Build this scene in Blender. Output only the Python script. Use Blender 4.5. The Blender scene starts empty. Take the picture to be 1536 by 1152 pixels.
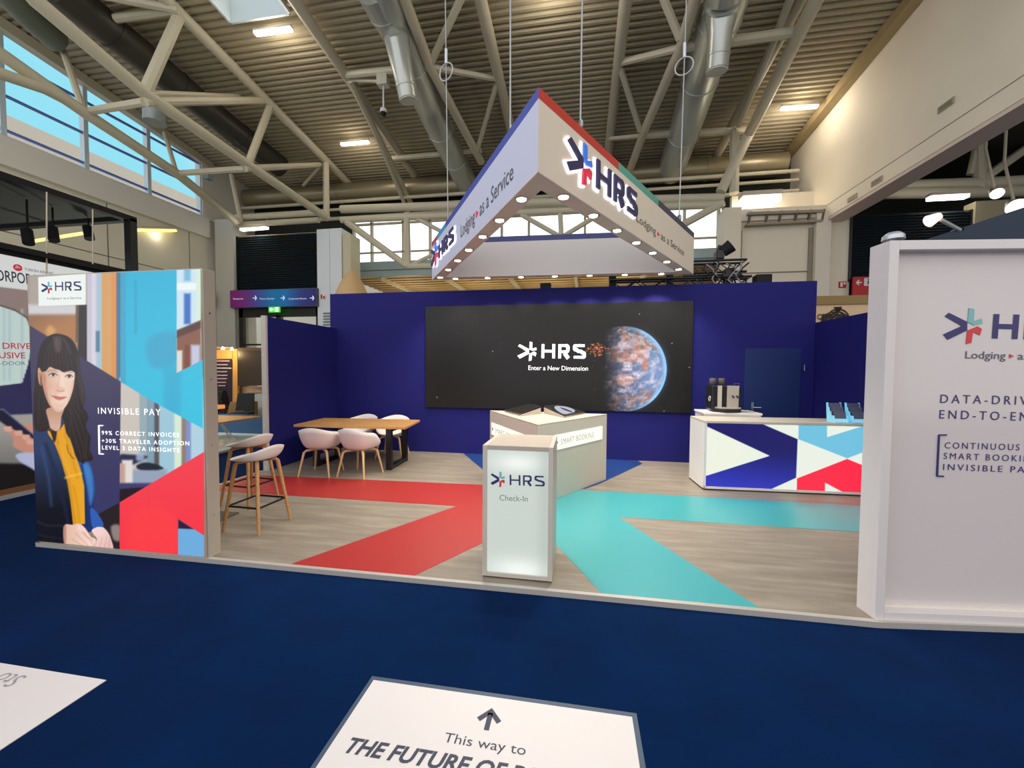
import bpy, bmesh, math, random
import numpy as np
from mathutils import Vector, Matrix
random.seed(7); rng = np.random.RandomState(5)
S = bpy.context.scene
COL = S.collection
V3 = Vector

# ------------------------------------------------------------------ camera
FPX = 600.0
CR, CU, CF = V3((0.986467, 0.163857, 0.005799)), V3((-0.011784, 0.035577, 0.999297)), V3((-0.163536, 0.985842, -0.037026))
EYE = V3((0, 0, 1.6))
cd = bpy.data.cameras.new('camera'); cam = bpy.data.objects.new('camera', cd); COL.objects.link(cam)
cd.sensor_width = 36; cd.lens = 36 * FPX / 1536; cd.clip_end = 200; cd.clip_start = 0.05
cam.matrix_world = Matrix(((CR.x, CU.x, -CF.x, EYE.x), (CR.y, CU.y, -CF.y, EYE.y), (CR.z, CU.z, -CF.z, EYE.z), (0, 0, 0, 1)))
S.camera = cam
S.view_settings.view_transform = 'Standard'; S.view_settings.look = 'None'
S.view_settings.gamma = 1; S.view_settings.use_curve_mapping = False
S.view_settings.exposure = 0.0

# ------------------------------------------------------------------ sky
wd = bpy.data.worlds.new('sky'); S.world = wd; wd.use_nodes = True
nt = wd.node_tree; nt.nodes.clear()
tc = nt.nodes.new('ShaderNodeTexCoord'); sep = nt.nodes.new('ShaderNodeSeparateXYZ')
nt.links.new(tc.outputs['Generated'], sep.inputs[0])
def wramp(inp, stops):
    r = nt.nodes.new('ShaderNodeValToRGB'); e = r.color_ramp.elements
    e[0].position, e[0].color = stops[0][0], (*stops[0][1], 1)
    e[1].position, e[1].color = stops[-1][0], (*stops[-1][1], 1)
    for p, c in stops[1:-1]:
        k = e.new(p); k.color = (*c, 1)
    nt.links.new(inp, r.inputs[0]); return r
def wmap(inp, a, b):
    m = nt.nodes.new('ShaderNodeMapRange'); m.inputs[1].default_value = a; m.inputs[2].default_value = b
    nt.links.new(inp, m.inputs[0]); return m.outputs[0]
SKY = 1.25
def wmath(op, a, b=None):
    m = nt.nodes.new('ShaderNodeMath'); m.operation = op; nt.links.new(a, m.inputs[0])
    if b is not None: nt.links.new(b, m.inputs[1])
    return m.outputs[0]
rx = wramp(wmap(sep.outputs['X'], -1, 1), [(0.0, (1.12, 1.16, 1.36)), (.4, (1.0, 1.0, 1.06)), (1.0, (1.0, .95, .86))])        # cool on the window side, warm on the other
ry = wramp(wmap(sep.outputs['Y'], -1, 1), [(0.0, (1, 1, 1)), (.8, (1, 1, 1)), (.95, (1.6, 1.6, 1.5)), (1.0, (1.7, 1.7, 1.55))])
mx = nt.nodes.new('ShaderNodeMix'); mx.data_type = 'RGBA'; mx.blend_type = 'MULTIPLY'; mx.inputs[0].default_value = 1
nt.links.new(rx.outputs[0], mx.inputs[6]); nt.links.new(ry.outputs[0], mx.inputs[7])
blue = wmath('MULTIPLY', wmap(sep.outputs['X'], -.45, -.7), wmap(sep.outputs['Y'], .15, .35))
mb = nt.nodes.new('ShaderNodeMix'); mb.data_type = 'RGBA'; nt.links.new(blue, mb.inputs[0]); nt.links.new(mx.outputs[2], mb.inputs[6]); mb.inputs[7].default_value = (.27, .66, .79, 1)
bg = nt.nodes.new('ShaderNodeBackground'); bg.inputs[1].default_value = SKY
nt.links.new(mb.outputs[2], bg.inputs[0])
wo = nt.nodes.new('ShaderNodeOutputWorld'); nt.links.new(bg.outputs[0], wo.inputs[0])

# ------------------------------------------------------------------ helpers
def lin(c):
    return tuple(((v / 255) / 12.92 if v / 255 <= .04045 else ((v / 255 + .055) / 1.055) ** 2.4) for v in c[:3])
def W(px, py, x=None, y=None, z=None, c=None, pl=None):
    """point where the sight line of a photograph pixel meets a plane of the hall"""
    d = CR * ((px - 768) / FPX) + CU * ((576 - py) / FPX) + CF
    if x is not None: t = x / d.x
    elif y is not None: t = y / d.y
    elif z is not None: t = (z - EYE.z) / d.z
    elif c is not None: t = (12.07 - c - EYE.z) / (d.z + .11 * d.y)     # c metres under the sloping roof
    else: t = (pl[0] - EYE).dot(pl[1]) / d.dot(pl[1])
    return EYE + d * t
def roof(y, c=0.0): return 12.07 - .11 * y - c

_m = {}
def mat(name, col=(200, 200, 200), rough=.6, metal=0.0, emit=None, es=1.0, spec=.5, alpha=None):
    if name in _m: return _m[name]
    m = bpy.data.materials.new(name); m.use_nodes = True
    b = m.node_tree.nodes['Principled BSDF']
    b.inputs['Base Color'].default_value = (*lin(col), 1); b.inputs['Roughness'].default_value = rough
    b.inputs['Metallic'].default_value = metal; b.inputs['Specular IOR Level'].default_value = spec
    if emit: b.inputs['Emission Color'].default_value = (*lin(emit), 1); b.inputs['Emission Strength'].default_value = es
    m.diffuse_color = (*lin(col), 1)
    _m[name] = m; return m
def nodes(m): return m.node_tree.nodes, m.node_tree.links, m.node_tree.nodes['Principled BSDF']
def vary(m, scale=(1, 1, 1), a=.85, b=1.1, detail=4, nscale=3.0, bump=0):
    """multiply the base colour by a procedural noise, stretched by scale"""
    n, l, p = nodes(m); col = tuple(p.inputs['Base Color'].default_value)
    t = n.new('ShaderNodeTexCoord'); mp = n.new('ShaderNodeMapping'); mp.inputs['Scale'].default_value = scale
    l.new(t.outputs['Object'], mp.inputs[0])
    nz = n.new('ShaderNodeTexNoise'); nz.inputs['Scale'].default_value = nscale; nz.inputs['Detail'].default_value = detail
    l.new(mp.outputs[0], nz.inputs['Vector'])
    r = n.new('ShaderNodeMapRange'); r.inputs[1].default_value = .3; r.inputs[2].default_value = .7; r.inputs[3].default_value = a; r.inputs[4].default_value = b
    l.new(nz.outputs['Fac'], r.inputs[0])
    x = n.new('ShaderNodeVectorMath'); x.operation = 'SCALE'; x.inputs[0].default_value = col[:3]; l.new(r.outputs[0], x.inputs['Scale'])
    l.new(x.outputs[0], p.inputs['Base Color'])
    if bump:
        bp = n.new('ShaderNodeBump'); bp.inputs['Strength'].default_value = bump; l.new(nz.outputs['Fac'], bp.inputs['Height']); l.new(bp.outputs[0], p.inputs['Normal'])
    return m

class MB:
    def __init__(s): s.v, s.f, s.mi = [], [], []
    def add(s, vs, fs, mi=0):
        o = len(s.v); s.v += [tuple(v) for v in vs]; s.f += [tuple(i + o for i in f) for f in fs]; s.mi += [mi] * len(fs); return s
    def box(s, a, b, mi=0):
        (x0, y0, z0), (x1, y1, z1) = a, b
        return s.add([(x0, y0, z0), (x1, y0, z0), (x1, y1, z0), (x0, y1, z0), (x0, y0, z1), (x1, y0, z1), (x1, y1, z1), (x0, y1, z1)],
                     [(3, 2, 1, 0), (4, 5, 6, 7), (0, 1, 5, 4), (1, 2, 6, 5), (2, 3, 7, 6), (3, 0, 4, 7)], mi)
    def prism(s, pts, h, mi=0):
        """polygon pts (3d, counter-clockwise seen from the side h points to) extruded by vector h"""
        n = len(pts); P = [V3(p) for p in pts]; h = V3(h)
        return s.add([*P, *[p + h for p in P]], [tuple(range(n))[::-1], tuple(range(n, 2 * n))] + [(i, (i + 1) % n, (i + 1) % n + n, i + n) for i in range(n)], mi)
    def tube(s, path, r, n=8, mi=0, cap=True):
        P = [V3(p) for p in path]; R = r if isinstance(r, (list, tuple)) else [r] * len(P)
        up = None; vs = []
        for i, p in enumerate(P):
            a = P[max(i - 1, 0)]; b = P[min(i + 1, len(P) - 1)]; d = (b - a).normalized()
            if up is None: up = V3((0, 0, 1)) if abs(d.z) < .9 else V3((1, 0, 0))
            e1 = (up - d * up.dot(d)).normalized(); e2 = d.cross(e1); up = e1
            vs += [p + (e1 * math.cos(t) + e2 * math.sin(t)) * R[i] for t in [2 * math.pi * k / n for k in range(n)]]
        fs = [(i * n + k, i * n + (k + 1) % n, (i + 1) * n + (k + 1) % n, (i + 1) * n + k) for i in range(len(P) - 1) for k in range(n)]
        if cap: fs += [tuple(range(n))[::-1], tuple(range((len(P) - 1) * n, len(P) * n))]
        return s.add(vs, fs, mi)
    def bar(s, a, b, w, h, mi=0):
        a, b = V3(a), V3(b); d = (b - a).normalized(); u = V3((0, 0, 1)) if abs(d.z) < .95 else V3((0, 1, 0))
        e1 = d.cross(u).normalized() * w / 2; e2 = e1.cross(d).normalized() * h / 2
        q = [-e1 - e2, e1 - e2, e1 + e2, -e1 + e2]
        return s.add([a + k for k in q] + [b + k for k in q], [(0, 1, 2, 3), (7, 6, 5, 4), (0, 4, 5, 1), (1, 5, 6, 2), (2, 6, 7, 3), (3, 7, 4, 0)], mi)
    def lathe(s, prof, c=(0, 0, 0), n=24, mi=0):
        c = V3(c); vs = [c + V3((r * math.cos(2 * math.pi * k / n), r * math.sin(2 * math.pi * k / n), z)) for r, z in prof for k in range(n)]
        m = len(prof)
        return s.add(vs, [(i * n + k, i * n + (k + 1) % n, (i + 1) * n + (k + 1) % n, (i + 1) * n + k) for i in range(m - 1) for k in range(n)]
                     + [tuple(range(n))[::-1], tuple(range((m - 1) * n, m * n))], mi)
    def ring(s, c, ax, R, r, n=20, m=6, mi=0):
        c = V3(c); ax = V3(ax).normalized(); u = ax.orthogonal().normalized(); w = ax.cross(u)
        vs = []
        for i in range(n):
            d = u * math.cos(2 * math.pi * i / n) + w * math.sin(2 * math.pi * i / n)
            vs += [c + d * (R + r * math.cos(2 * math.pi * j / m)) + ax * r * math.sin(2 * math.pi * j / m) for j in range(m)]
        return s.add(vs, [(i * m + j, ((i + 1) % n) * m + j, ((i + 1) % n) * m + (j + 1) % m, i * m + (j + 1) % m) for i in range(n) for j in range(m)], mi)
    def build(s, name, m, parent=None, smooth=False, bevel=0, fix=True):
        me = bpy.data.meshes.new(name); me.from_pydata(s.v, [], s.f)
        for k in (m if isinstance(m, (list, tuple)) else [m]): me.materials.append(k)
        if any(s.mi): me.polygons.foreach_set('material_index', s.mi)
        if fix:
            bm = bmesh.new(); bm.from_mesh(me); bmesh.ops.recalc_face_normals(bm, faces=bm.faces); bm.to_mesh(me); bm.free()
        if smooth: me.shade_smooth(); me.set_sharp_from_angle(angle=math.radians(40))
        o = bpy.data.objects.new(name, me); COL.objects.link(o)
        if parent:
            o.parent = parent; o.matrix_parent_inverse = Matrix.Identity(4)
            me.transform(Matrix.Translation(-world_loc(parent)))
        if bevel:
            b = o.modifiers.new('bevel', 'BEVEL'); b.width = bevel; b.segments = 2; b.limit_method = 'ANGLE'
        return o
def world_loc(o):
    v = V3(o.location)
    while o.parent: o = o.parent; v += V3(o.location)
    return v
def tag(o, label, cat, group=None, kind=None):
    o['label'] = label; o['category'] = cat
    if group: o['group'] = group
    if kind: o['kind'] = kind
    return o
def thing(name, label, cat, loc=(0, 0, 0), group=None):
    """an Empty at the thing's base; its parts are built in hall coordinates and become its children"""
    o = bpy.data.objects.new(name, None); COL.objects.link(o); o.location = loc; o.empty_display_size = .1
    return tag(o, label, cat, group)
def struct(name, mb, m, **k):
    o = mb.build(name, m, **k); o['kind'] = 'structure'; return o
def copy_tree(o, parent=None):
    c = o.copy(); COL.objects.link(c); c.parent = parent
    for ch in list(o.children): copy_tree(ch, c)
    return c
def lamp(kind, loc, energy, col=(1, 1, 1), parent=None, size=.1, rot=None, spot=None, name='lamp_light'):
    l = bpy.data.lights.new(name, kind); l.energy = energy; l.color = col
    o = bpy.data.objects.new(name, l); COL.objects.link(o); o.location = V3(loc) - (world_loc(parent) if parent else V3((0, 0, 0)))
    if parent: o.parent = parent
    if kind == 'AREA': l.size = size
    else: l.shadow_soft_size = size
    if spot: l.spot_size = math.radians(spot); l.spot_blend = .6
    if rot: o.rotation_euler = rot
    return o

# lettering -----------------------------------------------------------
def glyphs(s, bold=0, shear=0, spacing=1.0, extrude=0):
    cu = bpy.data.curves.new('t', 'FONT'); cu.body = s; cu.size = 1; cu.offset = bold; cu.shear = shear; cu.space_character = spacing
    cu.resolution_u = 3; cu.fill_mode = 'BOTH' if extrude else 'FRONT'; cu.extrude = extrude
    o = bpy.data.objects.new('t', cu); COL.objects.link(o)
    dg = bpy.context.evaluated_depsgraph_get(); me = bpy.data.meshes.new_from_object(o.evaluated_get(dg))
    bpy.data.objects.remove(o); bpy.data.curves.remove(cu); return me
_h = glyphs('H'); CAP = max(v.co.y for v in _h.vertices)
def text(s, p0, p1, h, m, parent, name='lettering', up=(0, 0, 1), bold=0.0, shear=0, spacing=1.0, depth=0, lift=.003, capchar=True):
    p0, p1 = V3(p0), V3(p1); X = (p1 - p0); L = X.length; X.normalize(); U = V3(up); U = (U - X * U.dot(X)).normalized(); N = X.cross(U)
    me = glyphs(s, bold, shear, spacing, .5 if depth else 0)
    xs = [v.co.x for v in me.vertices]; a, b = min(xs), max(xs)
    for v in me.vertices:
        v.co = p0 + X * ((v.co.x - a) / (b - a) * L) + U * (v.co.y / CAP * h) + N * (lift + ((v.co.z + .5) * depth if depth else 0))
    me.name = name; me.materials.clear(); me.materials.append(m)
    o = bpy.data.objects.new(name, me); COL.objects.link(o)
    if parent: o.parent = parent; me.transform(Matrix.Translation(-world_loc(parent)))
    return o
def arc(cx, cy, rx, ry, a0, a1, n=9, e=2.6):
    o = []
    for i in range(n + 1):
        t = math.radians(a0 + (a1 - a0) * i / n); c_, s_ = math.cos(t), math.sin(t); k = (abs(c_) ** e + abs(s_) ** e) ** (-1 / e); o.append((cx + rx * k * c_, cy + ry * k * s_))
    return o
def wordmark(p0, p1, h, m, parent, name='letters', w=.2, up=(0, 0, 1), depth=0, lift=.003, grow=0.0):
    """the three wide letters H, R, S drawn as broad strokes"""
    p0, p1 = V3(p0), V3(p1); X = (p1 - p0); L = X.length; X.normalize(); U = V3(up); U = (U - X * U.dot(X)).normalized(); N = X.cross(U)
    t = w / 2; v = w * .86 / 2                                    # half widths of upright and level strokes
    H = [[(t, 0), (t, 1)], [(1.05 - t, 0), (1.05 - t, 1)], [(2 * t, .5), (1.05 - 2 * t, .5)]]
    R = [[(1.29 + t, 0), (1.29 + t, 1)], [(1.29 + 2 * t, 1 - v), (1.80, 1 - v)] + arc(1.80, .685, .33 - t, .315 - v, 80, -80) + [(1.80, .37 + v), (1.29 + 2 * t, .37 + v)], [(1.76, .37), (2.06, 0)]]
    S = [[(3.27, 1 - v), (2.80, 1 - v)] + arc(2.72, .755, .32 - t, .245 - v, 100, 260) + [(2.80, .51), (3.00, .51)] + arc(3.05, .255, .32 - t, .255 - v, 80, -80)[0:] + [(3.0, v), (2.46, v)]]
    sx = L / 3.37; bm = bmesh.new()
    for q in H + R + S:
        n = len(q); prev = None
        for i in range(n):
            a, b = q[max(i - 1, 0)], q[min(i + 1, n - 1)]; dx, dy = b[0] - a[0], b[1] - a[1]; l = math.hypot(dx, dy) or 1; dx, dy = dx / l, dy / l
            k = (t * abs(dy) + v * abs(dx)) + grow; ex = (-grow if i == 0 else grow if i == n - 1 else 0)
            P = [p0 + X * ((q[i][0] + dx * ex + s_ * -dy * k) * sx) + U * ((q[i][1] + dy * ex + s_ * dx * k) * h) + N * lift for s_ in (1, -1)]
            c = [bm.verts.new(z) for z in P]
            if prev: bm.faces.new((prev[0], prev[1], c[1], c[0]))
            prev = c
    bmesh.ops.recalc_face_normals(bm, faces=bm.faces)
    if depth:
        r = bmesh.ops.extrude_face_region(bm, geom=list(bm.faces)); bmesh.ops.translate(bm, verts=[z for z in r['geom'] if isinstance(z, bmesh.types.BMVert)], vec=N * depth); bmesh.ops.recalc_face_normals(bm, faces=bm.faces)
    me = bpy.data.meshes.new(name); bm.to_mesh(me); bm.free(); me.materials.append(m); o = bpy.data.objects.new(name, me); COL.objects.link(o)
    if parent: o.parent = parent; me.transform(Matrix.Translation(-world_loc(parent)))
    return o
LG = {'chevron': [(.02, .764), (.121, .865), (.648, .617), (.657, .380), (.135, .115), (0, .265), (.496, .501)],
      'upper': [(.671, 1.0), (.821, .971), (.827, .640), (1.037, .712), (1.071, .576), (.835, .524), (.657, .611)],
      'lower': [(.663, .380), (.937, .496), (1.06, .424), (1.017, .245), (.821, .337), (.793, .035), (.640, 0)]}
def logo(p0, p1, h, mats, parent, up=(0, 0, 1), depth=.001, lift=.003, grow=0.0, names=('logo_chevron', 'logo_upper_stroke', 'logo_lower_stroke')):
    p0, p1 = V3(p0), V3(p1); X = (p1 - p0); L = X.length / 1.071; X.normalize(); U = V3(up); U = (U - X * U.dot(X)).normalized(); N = X.cross(U)
    for (k, pts), m, nm in zip(LG.items(), mats, names):
        cx = sum(p[0] for p in pts) / len(pts); cy = sum(p[1] for p in pts) / len(pts)
        if grow:                                                  # widen the outline evenly
            n = len(pts); A = sum(pts[i][0] * pts[(i + 1) % n][1] - pts[(i + 1) % n][0] * pts[i][1] for i in range(n)); sg = 1 if A > 0 else -1; q = []
            for i in range(n):
                a, b, c = [V3((*pts[(i + j) % n], 0)) for j in (-1, 0, 1)]
                n1 = (b - a).normalized(); n2 = (c - b).normalized()
                o1 = V3((n1.y, -n1.x, 0)) * sg; o2 = V3((n2.y, -n2.x, 0)) * sg; o = (o1 + o2); o = o / max(.5, o.length ** 2 / 2)
                r = b + o * grow; q.append((r.x, r.y))
            pts = q
        P = [p0 + X * (x * L) + U * (y * h) + N * lift for x, y in pts]
        bm = bmesh.new(); f = bm.faces.new([bm.verts.new(p) for p in P]); r = bmesh.ops.extrude_face_region(bm, geom=[f])
        bmesh.ops.translate(bm, verts=[v for v in r['geom'] if isinstance(v, bmesh.types.BMVert)], vec=N * depth)
        bmesh.ops.recalc_face_normals(bm, faces=bm.faces); bmesh.ops.triangulate(bm, faces=[f for f in bm.faces if len(f.verts) > 4])
        me = bpy.data.meshes.new(nm); bm.to_mesh(me); bm.free(); me.materials.append(m)
        o = bpy.data.objects.new(nm, me); COL.objects.link(o)
        if parent: o.parent = parent; me.transform(Matrix.Translation(-world_loc(parent)))

# printed pictures ----------------------------------------------------
def print_mat(name, es=1.0, rough=.5, base=0.0, spec=.3):
    """a print: the colours are the ink, held in the mesh; es lights it from behind"""
    m = bpy.data.materials.new(name); m.use_nodes = True; n, l, p = nodes(m)
    a = n.new('ShaderNodeVertexColor'); a.layer_name = 'ink'
    p.inputs['Roughness'].default_value = rough; p.inputs['Specular IOR Level'].default_value = spec
    p.inputs['Base Color'].default_value = (base, base, base, 1)
    if base:
        x = n.new('ShaderNodeVectorMath'); x.operation = 'SCALE'; x.inputs['Scale'].default_value = base; l.new(a.outputs[0], x.inputs[0]); l.new(x.outputs[0], p.inputs['Base Color'])
    if es: l.new(a.outputs[0], p.inputs['Emission Color']); p.inputs['Emission Strength'].default_value = es
    return m
class Paint:
    """paints on a fine grid laid over a flat panel with corners A (bottom left), B (bottom right) and height vector H"""
    def __init__(s, A, B, H, nx, ny):
        A, B, H = [np.array(V3(k)) for k in (A, B, H)]; s.nx, s.ny = nx, ny
        u, v = np.meshgrid(np.linspace(0, 1, nx), np.linspace(0, 1, ny)); s.u, s.v = u.ravel(), v.ravel()
        s.P = A + s.u[:, None] * (B - A) + s.v[:, None] * H
        d = s.P - np.array(EYE); w = d @ np.array(CF); s.x = 768 + FPX * (d @ np.array(CR)) / w; s.y = 576 - FPX * (d @ np.array(CU)) / w
        s.c = np.zeros((nx * ny, 3))
    def mask(s, poly, soft=.7):
        p = np.array(poly, float); lo, hi = p.min(0) - soft - 1, p.max(0) + soft + 1
        k = np.where((s.x > lo[0]) & (s.x < hi[0]) & (s.y > lo[1]) & (s.y < hi[1]))[0]
        x, y = s.x[k], s.y[k]; ins = np.zeros(len(k), bool); d2 = np.full(len(k), 1e9)
        for (ax, ay), (bx, by) in zip(p, np.roll(p, -1, 0)):
            if ay != by:
                c = ((ay > y) != (by > y)) & (x < (bx - ax) * (y - ay) / (by - ay) + ax); ins ^= c
            ex, ey = bx - ax, by - ay; t = np.clip(((x - ax) * ex + (y - ay) * ey) / (ex * ex + ey * ey + 1e-9), 0, 1)
            d2 = np.minimum(d2, (x - ax - t * ex) ** 2 + (y - ay - t * ey) ** 2)
        sd = np.sqrt(d2) * np.where(ins, 1, -1); a = np.clip(sd / (2 * soft) + .5, 0, 1); return k, a * a * (3 - 2 * a)
    def fill(s, poly, col, soft=.7, op=1.0, col2=None, axis=None, clip=None):
        """col -> col2 along axis ((x0,y0),(x1,y1)) if given"""
        k, a = s.mask(poly, soft)
        if clip is not None: a = a * clip[k]
        c = np.array(col, float)[None]
        if col2 is not None:
            (x0, y0), (x1, y1) = axis; dx, dy = x1 - x0, y1 - y0
            t = np.clip(((s.x[k] - x0) * dx + (s.y[k] - y0) * dy) / (dx * dx + dy * dy), 0, 1)[:, None]; c = c * (1 - t) + np.array(col2, float)[None] * t
        a = (a * op)[:, None]; s.c[k] = s.c[k] * (1 - a) + c * a
    def full(s, poly, soft=.7):
        k, a = s.mask(poly, soft); f = np.zeros(len(s.x)); f[k] = a; return f
    def stroke(s, pts, w, col, soft=.6, op=1.0, clip=None):
        p = np.array(pts, float); d2 = np.full(len(s.x), 1e9)
        lo, hi = p.min(0) - w - 3, p.max(0) + w + 3
        k = np.where((s.x > lo[0]) & (s.x < hi[0]) & (s.y > lo[1]) & (s.y < hi[1]))[0]; x, y = s.x[k], s.y[k]; d2 = np.full(len(k), 1e9)
        for (ax, ay), (bx, by) in zip(p[:-1], p[1:]):
            ex, ey = bx - ax, by - ay; t = np.clip(((x - ax) * ex + (y - ay) * ey) / (ex * ex + ey * ey + 1e-9), 0, 1)
            d2 = np.minimum(d2, (x - ax - t * ex) ** 2 + (y - ay - t * ey) ** 2)
        a = np.clip((w / 2 - np.sqrt(d2)) / (2 * soft) + .5, 0, 1) * op
        if clip is not None: a = a * clip[k]
        s.c[k] = s.c[k] * (1 - a[:, None]) + np.array(col, float)[None] * a[:, None]
    def build(s, name, m, parent):
        nx, ny = s.nx, s.ny; me = bpy.data.meshes.new(name); N = nx * ny; F = (nx - 1) * (ny - 1)
        P = s.P - np.array(world_loc(parent)) if parent else s.P
        i = (np.arange(ny - 1)[:, None] * nx + np.arange(nx - 1)[None]).ravel(); q = np.stack([i, i + 1, i + nx + 1, i + nx], 1)
        me.vertices.add(N); me.vertices.foreach_set('co', P.astype(np.float32).ravel())
        me.loops.add(F * 4); me.loops.foreach_set('vertex_index', q.astype(np.int32).ravel())
        me.polygons.add(F); me.polygons.foreach_set('loop_start', (np.arange(F) * 4).astype(np.int32)); me.update(calc_edges=True)
        a = me.color_attributes.new('ink', 'FLOAT_COLOR', 'POINT'); c = np.clip(s.c, 0, 255) / 255
        c = np.where(c <= .04045, c / 12.92, ((c + .055) / 1.055) ** 2.4)
        a.data.foreach_set('color', np.concatenate([c, np.ones((N, 1))], 1).astype(np.float32).ravel())
        me.materials.append(m); o = bpy.data.objects.new(name, me); COL.objects.link(o)
        if parent: o.parent = parent
        return o
def sm(pts, n=5):
    """closed smooth curve through the points"""
    p = np.array(pts, float); o = []
    for i in range(len(p)):
        a, b, c, d = p[i - 1], p[i], p[(i + 1) % len(p)], p[(i + 2) % len(p)]
        for t in np.arange(n) / n:
            o.append(.5 * (2 * b + (c - a) * t + (2 * a - 5 * b + 4 * c - d) * t * t + (3 * b - a - 3 * c + d) * t ** 3))
    return [tuple(k) for k in o]
def fbm(x, y, seed, octv=5):
    r = np.random.RandomState(seed); T = r.rand(64, 64); out = np.zeros_like(x); amp = .5
    for o in range(octv):
        xi, yi = np.floor(x).astype(int), np.floor(y).astype(int); fx, fy = x - xi, y - yi; fx, fy = fx * fx * (3 - 2 * fx), fy * fy * (3 - 2 * fy)
        g = lambda a, b: T[a % 64, b % 64]
        out += amp * ((g(xi, yi) * (1 - fx) + g(xi + 1, yi) * fx) * (1 - fy) + (g(xi, yi + 1) * (1 - fx) + g(xi + 1, yi + 1) * fx) * fy)
        x, y, amp = (x * .8 - y * .6) * 2.03 + 11.3, (x * .6 + y * .8) * 2.03 + 5.7, amp * .5
    return out

# ------------------------------------------------------------------ materials
carpet = vary(mat('carpet_navy', (2, 31, 70), .95, spec=.08), (1, 1, 1), .85, 1.12, 6, 2.5)
vinyl = mat('vinyl_plank', (158, 148, 134), .42)
def _vinyl():
    n, l, p = nodes(vinyl); t = n.new('ShaderNodeTexCoord'); mp = n.new('ShaderNodeMapping'); mp.inputs['Scale'].default_value = (.8, 6, 1)
    l.new(t.outputs['Object'], mp.inputs[0]); nz = n.new('ShaderNodeTexNoise'); nz.inputs['Scale'].default_value = 1.6; nz.inputs['Detail'].default_value = 7; nz.inputs['Roughness'].default_value = .65
    l.new(mp.outputs[0], nz.inputs['Vector'])
    r = n.new('ShaderNodeValToRGB'); e = r.color_ramp.elements; e[0].position, e[0].color = .3, (*lin((124, 114, 100)), 1); e[1].position, e[1].color = .72, (*lin((164, 155, 140)), 1)
    k = e.new(.5); k.color = (*lin((141, 131, 116)), 1); l.new(nz.outputs['Fac'], r.inputs[0])
    l.new(r.outputs[0], p.inputs['Base Color'])
_vinyl()
white = mat('white_laminate', (226, 222, 218), .45); warmwhite = mat('warm_white_board', (196, 188, 172), .5)
greylam = mat('light_grey_laminate', (196, 188, 174), .45); deskfront = mat('beige_grey_board', (178, 166, 152), .5)
alum = mat('brushed_edge_profile', (196, 190, 180), .38, .3)
navywall = mat('navy_wall_paint', (30, 30, 108), .75, spec=.25); navydoor = mat('petrol_door_paint', (10, 40, 100), .6)
beige = mat('beige_wall_panel', (234, 222, 196), .7); greywall = mat('grey_wall_panel', (232, 229, 218), .75)
colgrey = mat('pale_column_paint', (226, 232, 236), .6); colbeige = mat('beige_column_paint', (232, 221, 198), .6)
steel = mat('beige_steel_paint', (206, 198, 172), .5); deck = mat('beige_roof_decking', (176, 164, 134), .65)
galv = mat('galvanised_duct', (196, 200, 190), .33, .5); galvd = mat('dark_duct', (70, 68, 60), .45, .4); darksteel = mat('dark_roof_services', (44, 48, 44), .7)
black = mat('black_metal', (20, 20, 22), .4); blackmatt = mat('black_matt', (14, 14, 15), .8); louv = mat('black_louvre', (34, 44, 50), .25, .1)
chrome = mat('chrome', (190, 190, 195), .18, .9); oak = vary(mat('oak', (190, 140, 88), .45), (1, 1, 12), .8, 1.15, 4, 8)
tabletop = vary(mat('oak_table_top', (196, 146, 84), .4), (1.2, 14, 6), .78, 1.15, 5, 3); shell = mat('white_plastic_shell', (234, 224, 220), .42)
red_f = mat('red_floor_vinyl', (168, 46, 42), .4); aqua_f = mat('aqua_floor_vinyl', (68, 162, 166), .32); blue_f = mat('blue_floor_vinyl', (26, 58, 120), .45)
navy_ink = mat('navy_ink', (48, 48, 104), .5); grey_ink = mat('grey_ink', (92, 94, 112), .5); red_ink = mat('red_ink', (214, 58, 60), .5); aqua_ink = mat('aqua_ink', (128, 186, 184), .5)
glow = mat('lamp_glow', (255, 255, 255), .5, emit=(255, 250, 240), es=6); warmglow = mat('warm_spot_glow', (255, 230, 190), .5, emit=(255, 236, 200), es=14)
lit_white = mat('backlit_white', (20, 20, 20), .45, emit=(228, 238, 230), es=1.0); lit_warm = mat('backlit_warm_white', (20, 20, 20), .45, emit=(252, 250, 232), es=1.15)
lit_text = mat('lit_white_text', (240, 240, 240), .5, emit=(250, 246, 250), es=1.0)
def glassmat(name, tint=(1, 1, 1), refl=.12):
    m = bpy.data.materials.new(name); m.use_nodes = True; n, l, p = nodes(m); n.remove(p)
    t = n.new('ShaderNodeBsdfTransparent'); t.inputs[0].default_value = (*tint, 1); g = n.new('ShaderNodeBsdfGlossy'); g.inputs['Roughness'].default_value = .05
    x = n.new('ShaderNodeMixShader'); x.inputs[0].default_value = refl; l.new(t.outputs[0], x.inputs[1]); l.new(g.outputs[0], x.inputs[2]); l.new(x.outputs[0], n['Material Output'].inputs[0]); return m
glass = glassmat('window_glass', (.95, .98, .98), .06); acryl = glassmat('clear_acrylic', (.78, .93, .98), .1)

# ------------------------------------------------------------------ hall shell
ZF = -.035
struct('floor', MB().add([(-26, -9, ZF), (24, -9, ZF), (24, 34, ZF), (-26, 34, ZF)], [(0, 1, 2, 3)]), carpet)
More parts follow.
